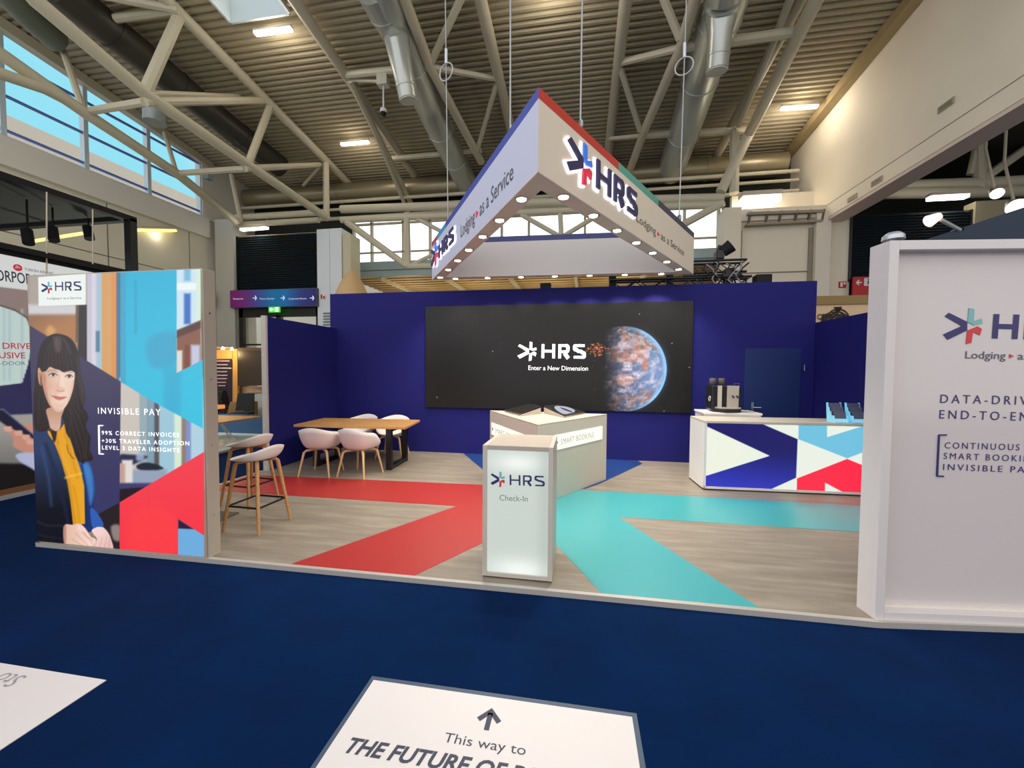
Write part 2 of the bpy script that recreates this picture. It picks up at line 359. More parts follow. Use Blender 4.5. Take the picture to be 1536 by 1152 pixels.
# sloping roof of ribbed decking (ribs run across the hall), with an opening for the rooflight
def roof_deck(x0, x1, ya, yb):
    m = MB(); y = ya; p = .2; prof = []
    while y < yb - 1e-6:
        for dy, dz in ((0, 0), (.075, 0), (.1, .07), (.175, .07)):
            if y + dy < yb: prof.append((y + dy, roof(y + dy) + dz))
        y += p
    prof.append((yb, roof(yb)))
    n = len(prof); m.add([(x0, a, b) for a, b in prof] + [(x1, a, b) for a, b in prof], [(i, i + 1, i + 1 + n, i + n) for i in range(n - 1)]); return m
SX0, SX1, SY0, SY1 = -9.42, -7.68, 7.6, 9.8
rd = MB()
for a in ((-16, SX0, 5, 17.6), (SX1, 8.1, 5, 17.6), (SX0, SX1, 5, SY0), (SX0, SX1, SY1, 17.6)):
    q = roof_deck(*a); rd.add(q.v, q.f)
struct('ceiling', rd, deck, fix=False)
q = MB()
for (xa, ya), (xb, yb) in (((SX0, SY0), (SX1, SY0)), ((SX1, SY0), (SX1, SY1)), ((SX1, SY1), (SX0, SY1)), ((SX0, SY1), (SX0, SY0))):
    q.prism([(xa, ya, roof(ya) - .04), (xb, yb, roof(yb) - .04), (xb, yb, roof(yb) + .7), (xa, ya, roof(ya) + .7)], V3((ya - yb, xb - xa, 0)).normalized() * -.06)
k = struct('window_4', q, mat('rooflight_curb', (214, 226, 226), .5))
gl = MB(); zz = .62
gl.add([(SX0, SY0, roof(SY0) + zz), (SX1, SY0, roof(SY0) + zz), (SX1, SY1, roof(SY1) + zz), (SX0, SY1, roof(SY1) + zz)], [(0, 1, 2, 3)])
gl.build('pane', glass, k)
fr = MB()
for t in (.33, .66): fr.box((SX0 + (SX1 - SX0) * t - .03, SY0, roof(8.7) + .5), (SX0 + (SX1 - SX0) * t + .03, SY1, roof(8.7) + .56))
fr.build('glazing_bar', mat('purple_grey_bar', (90, 92, 130), .5), k)

# left wall: panels, concrete band, window strip
XL = -15.8
struct('wall_left', MB().box((XL - .25, 4.2, ZF), (XL, 15, 7.15)), vary(mat('left_wall_panel', (228, 222, 200), .7), (1, .25, .25), .94, 1.05, 2, 2))
struct('trim_1', MB().box((XL - .3, 4.2, 7.13), (XL + .18, 15, 7.93)), greywall, bevel=.01)
lines = MB()
for z in (5.35,): lines.box((XL, 4.2, z - .015), (XL + .006, 15, z + .015))
for y in (4.9, 8.1, 11.3, 14.2): lines.box((XL, y - .015, ZF), (XL + .006, y + .015, 7.13))
struct('trim_2', lines, mat('panel_joint', (120, 115, 100), .8))
mull = mat('aluminium_mullion', (196, 214, 220), .4, 0); rail = mat('blue_grey_rail', (110, 132, 206), .5)
for i, (ya, yb) in enumerate(((5.0, 6.95), (6.95, 8.85), (8.85, 10.75), (10.75, 12.67), (12.67, 14.75))):
    f = MB()
    for y in ((ya, yb) if i == 0 else (yb,)): f.prism([(XL - .12, y - .06, 7.93), (XL + .06, y - .06, 7.93), (XL + .06, y + .06, 7.93), (XL - .12, y + .06, 7.93)], (0, 0, roof(y) - 7.98))
    f.box((XL - .1, ya + .06, 7.93), (XL + .05, yb - .06, 8.0))
    o = struct('window_%d' % (5 + i), f, mull)
    r = MB()
    for z in (8.16, 9.11, 10.14):
        if z < roof(yb) - .2: r.bar((XL, ya, z), (XL, yb, z), .06, .07)
    r.build('rail', rail, o)
    MB().add([(XL - .03, ya, 7.95), (XL - .03, yb, 7.95), (XL - .03, yb, roof(yb)), (XL - .03, ya, roof(ya))], [(0, 1, 2, 3)]).build('pane', glass, o)
struct('wall_left_end', MB().box((XL - .25, 14.75, 7.9), (XL + .1, 17.6, 10.4)).box((XL - .25, 15, ZF), (XL, 17.6, 7.9)), greywall)
struct('trim_3', MB().prism([(XL - .02, 4.6, roof(4.6) - .32), (XL + .25, 4.6, roof(4.6) - .32), (XL + .25, 4.6, roof(4.6) - .02), (XL - .02, 4.6, roof(4.6) - .02)], (0, 10.6, -.11 * 10.6)), steel)

# far end: two pale columns, louvre fields, door, panels
YW = 15.0
def column(x0, x1, m, lab, z1=7.25, groove=True):
    q = MB()
    if groove:
        xm = (x0 + x1) / 2 + .02; q.box((x0, YW, ZF), (xm - .012, YW + .7, z1)).box((xm + .012, YW, ZF), (x1, YW + .7, z1)).box((xm - .02, YW + .03, ZF), (xm + .02, YW + .6, z1))
    else: q.box((x0, YW, ZF), (x1, YW + .7, z1))
    return struct('column', q, m)
column(-10.6, -9.5, colgrey, ''); column(4.9, 5.45, colbeige, '', 7.2, False); column(7.78, 8.22, colbeige, '', 6.9, False); column(-15.4, -14.5, mat('grey_white_column', (186, 184, 174), .6), '', 7.9, False)
column(-9.45, -9.1, mat('cream_reveal', (206, 198, 168), .6), '', 7.0, False)
def louvre(name, x0, x1, z0, z1, y, lab):
    o = thing(name, lab, 'louvre', ((x0 + x1) / 2, y, z0))
    MB().box((x0, y + .05, z0), (x1, y + .12, z1)).build('backing', blackmatt, o)
    s = MB(); n = int((z1 - z0) / .09)
    for i in range(n): z = z0 + (i + .5) * (z1 - z0) / n; s.prism([(x0, y - .02, z - .03), (x1, y - .02, z - .03), (x1, y + .04, z + .03), (x0, y + .04, z + .03)], (0, .012, -.012))
    s.build('slats', louv, o)
    [MB().box((x, y - .03, z0), (x + .05, y + .1, z1)).build('jamb', black, o) for x in (x0 - .05, x1)]
louvre('louvre_screen', -14.45, -10.65, 4.9, 7.2, 15.15, 'tall black louvre field above the purple and blue direction sign')
louvre('louvre_screen', 8.95, 12.3, 4.6, 6.78, 15.2, 'dark louvre wall behind the red information sign and white frame')
struct('wall_far', MB().box((5.45, YW + .25, ZF), (7.78, YW + .35, 6.75)).box((8.22, YW + .25, ZF), (8.95, YW + .35, 6.9)).box((-14.5, 15.3, 4.2), (-10.6, 15.4, 7.25)), beige)
struct('trim_4', MB().box((5.45, YW + .2, 4.98), (7.72, YW + .26, 5.01)).box((5.45, YW + .17, ZF), (5.55, YW + .26, 6.45)).box((7.66, YW + .17, ZF), (7.76, YW + .26, 6.45)), mat('grey_seam', (150, 140, 120), .6))
struct('wall_far_upper', MB().box((-16, 17.5, 8.6), (8.1, 17.7, 10.2)).box((-16, 17.5, 4.6), (-10.5, 17.7, 8.6)).box((5.67, 17.5, ZF), (8.1, 17.7, 8.6)), darksteel)
struct('trim_5', MB().box((5.4, YW + .1, 6.75), (8.3, YW + .6, 7.15)).box((5.4, YW + .8, 7.15), (8.1, YW + 1.0, 7.9)), colbeige)
# door under the sign
dr = struct('door_2', MB().box((-14.4, 15.1, ZF), (-14.2, 15.25, 4.25)).box((-10.75, 15.1, ZF), (-10.62, 15.25, 4.25)).box((-14.4, 15.1, 3.75), (-10.62, 15.25, 4.3)).box((-12.62, 15.1, ZF), (-12.38, 15.25, 3.8))
            .box((-14.3, 15.12, 2.55), (-12.5, 15.2, 2.62)).box((-14.3, 15.12, 1.5), (-10.7, 15.2, 1.58)), black)
MB().box((-14.3, 15.16, 0), (-10.7, 15.17, 3.8)).build('pane', glass, dr)
# clerestory at the far end and the slatted canopy behind it
cw = MB()
for x in (-10.45, -9.55, -8.0, -6.7, -3.4, -2.2, .2, 1.9, 4.2, 5.5): cw.box((x - .05, 17.45, 6.45), (x + .05, 17.6, 8.6))
cw.box((-10.5, 17.45, 8.25), (5.67, 17.6, 8.32)).box((-10.5, 17.45, 6.95), (5.67, 17.6, 7.0)).box((-10.5, 17.45, 6.4), (5.67, 17.6, 6.5))
cw = struct('window_1', cw, colbeige)
MB().box((-10.5, 17.52, 6.45), (5.67, 17.53, 8.6)).build('pane', glass, cw)
struct('trim_6', MB().box((-10.5, 17.3, 6.12), (5.67, 17.5, 6.5)).box((-10.5, 17.35, 5.85), (5.67, 17.5, 6.1)), mat('pale_blue_beam', (168, 190, 190), .6))
sl = MB()
for i in range(17): y = 17.6 + i * .5; sl.box((-10.9, y, 5.88), (9, y + .3, 6.0))
struct('ceiling_canopy_backing', MB().box((-10.9, 17.6, 6.02), (9, 26.2, 6.1)), mat('dark_brown_backing', (92, 70, 44), .8))
struct('ceiling_canopy', sl, vary(mat('warm_slat', (208, 178, 122), .6), (1, 1, 1), .9, 1.05))
cj = MB()
for x in (-9.2, -6.2, -3.2, -.2, 2.8): cj.bar((x, 17.6, 5.82), (x + .2, 26, 5.82), .14, .16)
struct('trim_7', cj, steel)
struct('wall_canopy', MB().box((-10.5, 26, ZF), (9, 26.2, 5.9)), mat('cream_wall', (216, 206, 184), .7))
for x in (-8.5, -5.0, -1.5, 2.0): lamp('POINT', (x, 19.5, 4.2), 90, (1, .82, .55), None, .3, name='canopy_fill')  # unseen warm lights without fittings, added to brighten the slats

# right: long white bulkhead, dark hall beyond it
XB = 8.09
struct('wall_right', MB().prism([(XB, 0, 6.69), (XB, 15.3, 6.69), (XB, 17.6, 6.69), (XB, 17.6, roof(17.6)), (XB, 0, roof(0))], (.55, 0, 0)), vary(mat('bulkhead_plaster', (250, 239, 214), .7), (1, .3, .3), .95, 1.04, 2, 1.5))
struct('trim_8', MB().box((XB - .008, 0, 7.1), (XB, 15.3, 7.118)), mat('seam_line', (160, 150, 128), .8))
struct('trim_9', MB().box((XB + .02, 0, 6.6), (XB + .6, 15.3, 6.69)), mat('underside_brown', (238, 216, 200), .7))
struct('trim_10', MB().prism([(XB - .3, 5, roof(5) - .28), (XB - .02, 5, roof(5) - .28), (XB - .02, 5, roof(5) - .02), (XB - .3, 5, roof(5) - .02)], (0, 12.5, -.11 * 12.5)), mat('eave_beam', (170, 150, 108), .6))
struct('ceiling_beyond', MB().box((8.6, 2, 9.4), (24, 22, 9.5)), mat('unlit_roof', (52, 50, 40), .8))  # same roof carried on, its lack of light put into a dark colour
struct('wall_beyond', MB().box((8.2, 20, ZF), (24, 20.2, 9.5)).box((24, 2, ZF), (24.2, 20.2, 9.5)), mat('unlit_wall', (40, 42, 36), .8))  # walls coloured dark for the shade of the enclosed hall
struct('wall_beyond_pier', MB().box((12.35, 15.1, ZF), (15.5, 15.5, 7.0)), mat('beige_pier', (168, 158, 126), .7))

# world outside the windows
tag(MB().box((-34, -4, ZF), (-30, 40, 14.9)).build('building', mat('pale_facade', (196, 190, 180), .8)), 'pale neighbouring hall seen through the high windows on the left', 'building')
tag(MB().box((-24, 24, ZF), (-10.9, 25, 7.4)).build('building', mat('cream_facade', (244, 236, 216), .8)), 'cream building seen through the panes of the black door', 'building')

# ------------------------------------------------------------------ roof steelwork
def truss(label, members, parent_loc, group=None):
    o = thing('roof_truss', label, 'truss', parent_loc, group)
    for nm, path, r, n in members: MB().tube(path, r, n).build(nm, steel, o, smooth=True)
    return o
C = lambda px, py, off=.3: W(px, py, c=off)
# planar truss over the left column row
T = lambda px, py: W(px, py, x=-10.2)
nodeC = [C(263, 0), C(400, 157), C(485, 245), C(510, 273)]; xC = -10.35
top = [V3((xC, y, roof(y, .25))) for y in (6.0, 9.2, 12.3, 15.3, 17.2)]
bot = [T(20, -40), T(53, 0), T(217, 140), T(372, 247), V3((-10.15, 15.05, 7.7))]
truss('beige tubular truss running down to the pale column beside the black louvres', [
    ('top_chord', top, .15, 10), ('bottom_chord', bot, .14, 10),
    ('web_member', [top[1], bot[2]], .13, 8), ('web_member', [top[2], bot[3]], .11, 8), ('web_member', [top[3], V3((-10.15, 15.0, 7.7))], .12, 8),
    ('web_member', [bot[2], C(360, 145, .35)], .07, 8), ('web_member', [top[3], C(455, 278, .6)], .06, 8)], (-10.2, 15, 7.6))
B = lambda px, py: W(px, py, x=-12.8)
bl = [B(-40, 55), B(0, 80), B(133, 173), B(265, 260), V3((-14.2, 15.0, 7.65))]
truss('beige edge truss crossing the high left windows', [
    ('bottom_chord', bl, .14, 10), ('bottom_chord', [B(-40, 95), B(0, 110), B(67, 133), B(100, 150)], .13, 10),
    ('web_member', [W(90, 63, x=-14.6), B(125, 165)], .08, 8), ('web_member', [W(247, 200, x=-14.6), B(264, 257)], .07, 8), ('web_member', [W(347, 262, x=-14.5), V3((-14.1, 15, 7.7))], .09, 8),
    ('web_member', [B(133, 167), T(217, 153)], .09, 8), ('web_member', [T(217, 153), C(394, 151, .35)], .1, 8), ('web_member', [B(267, 260), T(367, 253)], .09, 8), ('web_member', [T(367, 253), C(483, 247, .35)], .1, 8),
    ('web_member', [C(173, 28, .5), C(267, 15, .35)], .1, 8), ('web_member', [C(150, -8, .5), C(267, 15, .35)], .1, 8)], (-12.8, 13, 7.6))
def roof_truss(label, tl, tr, bc, extra, loc):
    m = []
    for p in (tl, tr): m.append(('top_chord', p, .16, 10))
    m.append(('bottom_chord', bc, .135, 10)); m += [('web_member', p, r, 8) for p, r in extra]
    return truss(label, m, loc)
CL = .9
def yline(x, off, ya=5.5, yb=17.3): return [V3((x, ya, roof(ya, off))), V3((x, (ya + yb) / 2, roof((ya + yb) / 2, off))), V3((x, yb, roof(yb, off)))]
c2 = [C(582, -70, CL), C(607, 0, CL), C(645, 100, CL), C(722, 243, CL)]
roof_truss('beige three-chord truss above the left half of the stand', yline(-7.12, .24), yline(-2.5, .24), c2,
           [([C(520, 112, .3), C(643, 100, CL)], .1), ([C(643, 100, CL), C(742, 118, .3)], .08), ([C(700, -20, .3), C(645, 97, CL)], .1), ([C(745, 125, .3), C(716, 225, CL)], .08),
            ([C(522, 120, .3), C(566, 122, .6)], .05), ([C(585, 238, .4), C(722, 226, .7)], .1), ([C(525, 120, .35), C(620, 312, 1.2)], .12), ([C(535, 130, .3), C(612, 318, 1.5)], .09)], (-4.5, 12, 9))
cR = [C(1062, -70, CL), C(1042, 0, CL), C(1021, 72, CL), C(967, 195, CL), C(945, 255, CL)]
roof_truss('beige three-chord truss above the right half of the stand', yline(1.04, .24), yline(5.2, .24), cR,
           [([C(932, 94, .3), C(1021, 72, CL)], .09), ([C(1021, 72, CL), C(1196, 48, .6)], .12), ([C(994, -5, .3), C(1020, 58, CL)], .1), ([C(930, 100, .3), C(960, 196, CL)], .09),
            ([C(915, 208, .4), C(965, 203, CL)], .07), ([C(965, 203, CL), C(1118, 196, .4)], .12), ([C(1050, 0, .6), C(1022, 70, CL)], .12)], (3, 12, 9))
rr = [C(1250, -50, .7), C(1224, 0, .7), C(1199, 50, .7), C(1124, 200, .75), W(1081, 288, y=15.05)]
truss('beige inclined tube running down to the right-hand beige column', [('top_chord', rr, .17, 10), ('top_chord', [C(1202, -30, .4), C(1185, 0, .4), C(1150, 90, .45), C(1108, 188, .55)], .1, 8), ('web_member', [C(1102, 195, .5), W(1101, 290, y=15.05), ], .16, 8)], (5.2, 15, 7.5))
# tubes across the far end
Yt = 15.15
def E(px, py): return W(px, py, y=Yt)
truss('pair of beige tubes with braces spanning between the far columns', [
    ('top_chord', [E(512, 314), E(800, 304), E(1085, 297)], .16, 10), ('bottom_chord', [E(512, 330), E(800, 318), E(1085, 307)], .13, 10), ('bottom_chord', [E(612, 400), E(842, 358), E(1090, 352)][:1] + [E(660, 399)], .12, 8),
    ('web_member', [E(520, 333), E(612, 400)], .13, 8), ('web_member', [E(610, 320), E(612, 400)], .13, 8), ('web_member', [E(622, 326), E(690, 362)], .08, 8), ('web_member', [E(612, 400), E(690, 362)], .08, 8),
    ('web_member', [E(782, 322), E(842, 356)], .09, 8), ('web_member', [E(840, 312), E(842, 356)], .09, 8), ('web_member', [E(905, 318), E(842, 356)], .09, 8), ('web_member', [E(1085, 304), E(1026, 336)], .13, 8)], (-2, Yt, 7.4))
truss('pair of pale tubes over the black louvre field', [('top_chord', [E(345, 327), E(478, 319)], .13, 10), ('bottom_chord', [E(345, 338), E(478, 330)], .12, 10)], (-12, Yt, 7.6))
# black cable of lattice in the hall beyond the bulkhead
YR = 16.5
truss('beige tubes under the dark roof right of the bulkhead', [('bottom_chord', [W(1330, 279, y=YR), W(1480, 274, y=YR), W(1600, 268, y=YR)], .18, 10), ('bottom_chord', [W(1300, 290, y=YR), W(1480, 288, y=YR), W(1600, 285, y=YR)], .2, 10),
      ('web_member', [W(1468, 200, y=YR), W(1470, 285, y=YR)], .18, 8), ('web_member', [W(1466, 275, y=YR), W(1600, 180, y=YR)], .14, 8), ('web_member', [W(1455, 262, y=YR), W(1466, 215, y=YR)], .1, 8)], (12, YR, 8))

# ------------------------------------------------------------------ ducts and services
def duct(label, path, r, m=galv, joints=(), cap=None, name='air_duct', into=None):
    o = thing(name, label, 'duct', path[len(path) // 2]) if not into else into
    k = MB().tube(path, r, 20).build('nozzle' if into else 'pipe', m, o, smooth=True)
    if into: o = k
    for t in joints:
        j = MB(); i = min(int(t), len(path) - 2); p = V3(path[i]).lerp(V3(path[i + 1]), t - i); d = (V3(path[i + 1]) - V3(path[i])).normalized(); rj = r if not isinstance(r, list) else r[i] + (r[i + 1] - r[i]) * (t - i); j.tube([p - d * .03, p + d * .03], rj * 1.05, 20); j.build('flange', m, o, smooth=True)
    if cap:
        d = (V3(path[-1]) - V3(path[-2])).normalized(); MB().tube([V3(path[-1]), V3(path[-1]) + d * .03], (r if not isinstance(r, list) else r[-1]) * .92, 20).build('end_cap', mat('grey_white_cap', (206, 204, 190), .5), o)
    return o
dL = duct('silver spiral duct running along the roof left of the hanging triangle, with a capped nozzle', [C(560, -20, .75), C(604, 60, .75), C(648, 170, .75), C(700, 275, .75)], .44, galv, (.4, 1.3, 2.2, 2.6))
dR = duct('silver spiral duct running along the roof right of the hanging triangle, with a capped nozzle', [C(1100, -30, .75), C(1062, 80, .75), C(1035, 170, .75), C(1006, 258, .75)], .5, galv, (.5, 1.4, 2.3))
n0 = C(594, 45, .85); n1 = W(613, 150, y=n0.y + .25)
duct('short silver air nozzle with white end cap beside the security camera', [C(566, -40, .85), C(585, 10, .85), n0, n0.lerp(n1, .25) - V3((0, .12, 0)), n0.lerp(n1, .8), n1], [.34, .34, .34, .29, .25, .25], galv, (1.9, 2.6, 4.05), cap=True, into=dL)
n0 = C(1083, 12, .9); n1 = W(1075, 106, y=n0.y + .2)
duct('short silver air nozzle with white end cap near the bulkhead', [C(1092, -50, .9), C(1088, -12, .9), n0, n0.lerp(n1, .4), n0.lerp(n1, .75), n1], [.42, .42, .40, .27, .25, .25], galv, (1.4, 2.0, 4.05), cap=True, into=dR)
duct('dark round duct under the roof beside the left windows', [C(85, -20, .55), C(215, 85, .55), C(330, 180, .55), C(420, 250, .55)], .42, galvd, (.6, 1.4, 2.3))
duct('green-grey duct above the left windows at the roof edge', [C(-10, -30, .6), C(40, 22, .6), C(85, 62, .6)], .3, mat('green_grey_duct', (120, 128, 112), .5, .2))
duct('long silver duct along the top of the far wall', [(-15.5, 16.9, 9.55), (-6, 16.9, 9.5), (2, 16.9, 9.45), (7.6, 16.9, 9.4)], .42, mat('tan_galvanised', (150, 140, 112), .38, .55), (.5, 1.2, 1.7, 2.5))
for z, r, lab in ((8.95, .07, 'uppermost of the thin pale pipes along the far wall'), (8.62, .06, 'middle of the thin pale pipes along the far wall'), (8.22, .08, 'lowest of the thin pale pipes along the far wall')):
    tag(MB().tube([(-15.5, 16.5, z + .02), (7.9, 16.5, z)], r, 8).build('pipe', steel, smooth=True), lab, 'pipe')
cyl = W(232, 165, x=-11.5)
tag(MB().tube([cyl + V3((0, 0, .5)), cyl + V3((0, 0, -.05))], .12, 14).tube([cyl, cyl - V3((0, 0, .35))], .26, 16).build('ventilator', mat('grey_ventilator', (150, 160, 160), .4, .4), smooth=True), 'grey cylindrical ventilator hanging in front of the left windows', 'ventilator')
# camera on a rod
cp = C(575, 118, .75)
o = thing('security_camera', 'white dome camera hanging on a rod below a roof tube', 'camera', cp)
MB().box(cp + V3((-.16, -.12, -.22)), cp + V3((.16, .12, .1))).build('junction_box', mat('white_box', (214, 208, 190), .5), o, bevel=.01)
MB().tube([cp - V3((0, 0, .2)), cp - V3((0, 0, .88))], .025, 8).build('rod', white, o)
MB().lathe([(.0, -.02), (.09, -.02), (.1, -.1), (.09, -.12)], cp - V3((0, 0, .85)), 16).build('housing', white, o, smooth=True)
MB().lathe([(.085, 0), (.08, -.06), (.05, -.1), (0.002, -.12)], cp - V3((0, 0, .96)), 16).build('dome', blackmatt, o, smooth=True)
o = thing('security_camera', 'small pale camera under the tube at the end of the left windows', 'camera', W(313, 262, x=-12.9))
p = W(313, 262, x=-12.9); MB().box(p - V3((.08, .1, .18)), p + V3((.08, .1, -.02))).build('housing', mat('blue_grey_box', (120, 140, 150), .5), o); MB().tube([p, p + V3((0, 0, .12))], .02).build('bracket', steel, o)

# tube lamps under the roof
lamp_body = mat('lamp_body', (200, 190, 170), .5)
def tube_lamp(a, b, label, hang=.0, e=25, th=.1, col=(1, .9, .78), es=None):
    a, b = V3(a), V3(b); o = thing('tube_lamp', label, 'lamp', (a + b) / 2)
    MB().bar(a, b, th * 1.3, th * .6).build('diffuser', es or glow, o)
    up = V3((0, 0, th * .6)); MB().bar(a + up - (b - a) * .02, b + up + (b - a) * .02, th * 1.5, th * .5).build('housing', lamp_body, o)
    if hang: MB().tube([a + up, a + up + V3((0, 0, hang))], .012, 6).tube([b + up, b + up + V3((0, 0, hang))], .012, 6).build('hanger', steel, o)
    if e: lamp('POINT', (a + b) / 2 - V3((0, 0, .15)), e, col, o, .25)
pinkglow = mat('tube_glow', (255, 255, 255), .5, emit=(255, 240, 232), es=8)
tube_lamp(C(383, 51, .25), C(437, 44, .25), 'lit tube lamp just below the rooflight', .1, 45, es=pinkglow)
tube_lamp(C(512, 217, .25), C(553, 213, .25), 'lit tube lamp under the roof near the far left column', .1, 30, es=pinkglow)
tube_lamp(C(1172, 163, .25), C(1226, 160, .25), 'lit tube lamp under the roof beside the bulkhead', .1, 60, es=pinkglow)
tube_lamp(C(800, -10, .25), C(852, -14, .25), 'tube lamp at the roof crown, mostly above the picture', .1, 45, es=pinkglow)
tube_lamp(W(1112, 302, y=15.3), W(1168, 299, y=15.3), 'bright lamp box above the beige wall panel', 0, 30, .3)
tube_lamp(W(362, 345, y=14.9), W(401, 342, y=14.9), 'bright tube lamp above the black louvres on the left', .35, 10, .12)
tube_lamp(W(1393, 298, y=15), W(1450, 295, y=15), 'bright tube lamp over the dark louvres on the right', 0, 25, .16)
tube_lamp(W(209, 345, x=-15.68), W(262, 346, x=-15.68), 'yellow wall lamp under the concrete band on the left wall', .3, 8, .16, es=mat('yellow_glow', (255, 240, 150), .5, emit=(250, 236, 150), es=1.0))
for (px, py), lab in (((1420, 158), 'nearest of the small recessed lights on the bulkhead'), ((1316, 272), 'middle of the small recessed lights on the bulkhead'), ((1279, 297), 'farthest of the small recessed lights on the bulkhead')):
    p = W(px, py, x=XB); o = thing('recessed_light', lab, 'light', p, 'recessed lights along the bulkhead')
    MB().box(p + V3((-.03, -.2, -.07)), p + V3((0, .2, .07))).build('frame', mat('recess_frame', (176, 160, 140), .6), o); MB().box(p + V3((-.035, -.15, -.045)), p + V3((-.03, .15, .045))).build('lens', mat('recess_lens', (130, 122, 108), .3), o)

# ------------------------------------------------------------------ the stand: platform, floor graphics, walls
PF = [(-4.84, 2.825), (1.9, 2.845), (3.95, 3.085), (3.95, 7.42), (-4.84, 7.42)]
pl_ = struct('floor_platform', MB().prism([(x, y, ZF) for x, y in PF], (0, 0, -ZF)), vinyl)
et = MB()
for a, b in zip(PF[:3], PF[1:3]):
    a, b = V3((*a, 0)), V3((*b, 0)); n = V3((-(b - a).y, (b - a).x, 0)).normalized()
    et.prism([a - n * .006 + V3((0, 0, ZF)), b - n * .006 + V3((0, 0, ZF)), b + n * .03 + V3((0, 0, ZF)), a + n * .03 + V3((0, 0, ZF))], (0, 0, .0385))
et.prism([(-4.846, 2.82, ZF), (-4.81, 2.82, ZF), (-4.81, 5.45, ZF), (-4.846, 5.45, ZF)], (0, 0, .0385))
struct('trim_11', et, alum)
def flat(name, pts, m, label, z=.0015):
    o = MB().prism([(x, y, .0002) for x, y in pts], (0, 0, z)).build(name, m); o['kind'] = 'structure'; return o
flat('floor_graphic_red', [(-4.80, 4.43), (-1.385, 4.44), (-2.30, 2.862), (-1.235, 2.866), (-.50, 4.14), (-.50, 5.36), (-4.80, 5.2)], red_f, '')
flat('floor_graphic_aqua', [(-.44, 4.14), (.185, 2.87), (1.225, 2.873), (.448, 4.43), (3.9, 4.45), (3.9, 5.31), (-.44, 5.34)], aqua_f, '')
flat('floor_graphic_blue', [(-2.13, 7.27), (-1.2, 5.66), (.1, 5.4), (.30, 5.66), (1.10, 7.06), (1.05, 7.27)], blue_f, '')
struct('wall_stand_back', MB().box((-4.87, 7.28, 0), (3.81, 7.4, 3.065)), navywall)
struct('wall_stand_left', MB().box((-4.8, 5.49, 0), (-4.73, 7.28, 2.385)), navywall)
struct('wall_stand_right', MB().box((3.82, 5.3, 0), (3.9, 7.4, 2.39)), navywall)
sp = struct('trim_12', MB().box((-4.815, 5.45, 0), (-4.735, 5.49, 2.4)), mat('white_post', (206, 200, 190), .45))
sc = MB()
for z in (.06, .7, 1.15, 1.8): sc.tube([(-4.775, 5.45, z), (-4.775, 5.445, z)], .008, 8)
struct('trim_13', sc, mat('screw_white', (240, 240, 240), .3))
d = struct('door_1', MB().box((2.75, 7.268, .0), (3.6, 7.28, 1.97)), navydoor)
h = MB().box((2.865, 7.258, .9), (2.905, 7.268, 1.07)); h.tube([(2.885, 7.26, .985), (2.885, 7.215, .985), (3.0, 7.21, .985)], .01, 8); h.build('handle', chrome, d)
MB().tube([(3.655, 7.262, 1.6), (3.655, 7.262, 1.7)], .012, 8).build('hinge', chrome, d)

# ------------------------------------------------------------------ video wall with the globe
o = thing('video_wall', 'wide dark video wall showing the globe on the navy back wall', 'screen', (-.48, 7.26, .87))
A, Bq, Hq = V3((-2.868, 7.245, .866)), V3((1.912, 7.245, .872)), V3((0, 0, 1.906))
p = Paint(A, Bq, Hq, 500, 200); p.c[:] = (30, 28, 26)
for i in range(70):
    x, y = rng.uniform(642, 1036), rng.uniform(462, 612); b = rng.uniform(50, 120); p.fill([(x - .5, y), (x, y - .5), (x + .5, y), (x, y + .5)], (b, b, b * .95), .6)
for x, y in ((655.5, 596), (1008, 515), (959, 471), (996, 617), (1034, 551), (739, 527)): p.fill([(x - 1, y), (x, y - 1), (x + 1, y), (x, y + 1)], (190, 185, 180), .6)
gx, gy, gr = 936.0, 553.5, 64.8
dx, dy = (p.x - gx) / gr, (p.y - gy) / gr; r2 = dx * dx + dy * dy; zc = np.sqrt(np.clip(1 - r2, 0, 1))
sx, sy = np.arctan2(dx, zc + .05) * 3, np.arcsin(np.clip(dy, -1, 1)) * 3
land = fbm(sx * 1.3 + 20, sy * 1.3 + 31, 3, 6); cl = fbm(sx * 2.1 + 5 + 1.2 * fbm(sx * 2, sy * 2, 8, 3), sy * 3.2 + 9, 12, 6); tx = fbm(sx * 9, sy * 9, 21, 4)
oc = np.stack([92 + 40 * dx.clip(0, 1), 98 + 70 * dx.clip(0, 1), 124 + 100 * dx.clip(0, 1)], 1)
ld = np.stack([206 - 60 * tx, 152 - 56 * tx, 140 - 60 * tx], 1)
pinkzone = np.exp(-((dx - .32) ** 2 / .14 + (dy + .45) ** 2 / .13)) + .8 * np.exp(-((dx + .15) ** 2 / .12 + (dy - .25) ** 2 / .12))
k = np.clip((land - .52 + .24 * pinkzone - .35 * np.clip(dx - .55, 0, 1)) * 5, 0, 1)[:, None]; g = oc * (1 - k) + ld * k
gm = np.clip((fbm(sx * 2, sy * 2, 44, 4) - .5) * 8, 0, 1)[:, None] * np.exp(-((dy + .7) ** 2) / .08)[:, None]; g = g * (1 - gm * .6) + np.array([[90, 112, 74]]) * gm * .6
k = np.clip((cl - .44) * 3.6, 0, 1)[:, None] * (.55 + .45 * np.clip((tx - .3) * 2.5, 0, 1))[:, None]; g = g * (1 - k) + np.array([[224, 214, 226]]) * k
k = np.clip((fbm(sx * 5 + 3, sy * 6 + 2 * sx, 77, 4) - .5) * 5, 0, 1)[:, None] * .45; g = g * (1 - k) + np.array([[206, 198, 214]]) * k
shade = np.clip((dx + .62) / .55 + .25 * (tx - .5), 0, 1)[:, None] * (.55 + .45 * zc[:, None]) * np.clip(1.05 + .25 * dx, 0, 1.2)[:, None]; g = g * shade
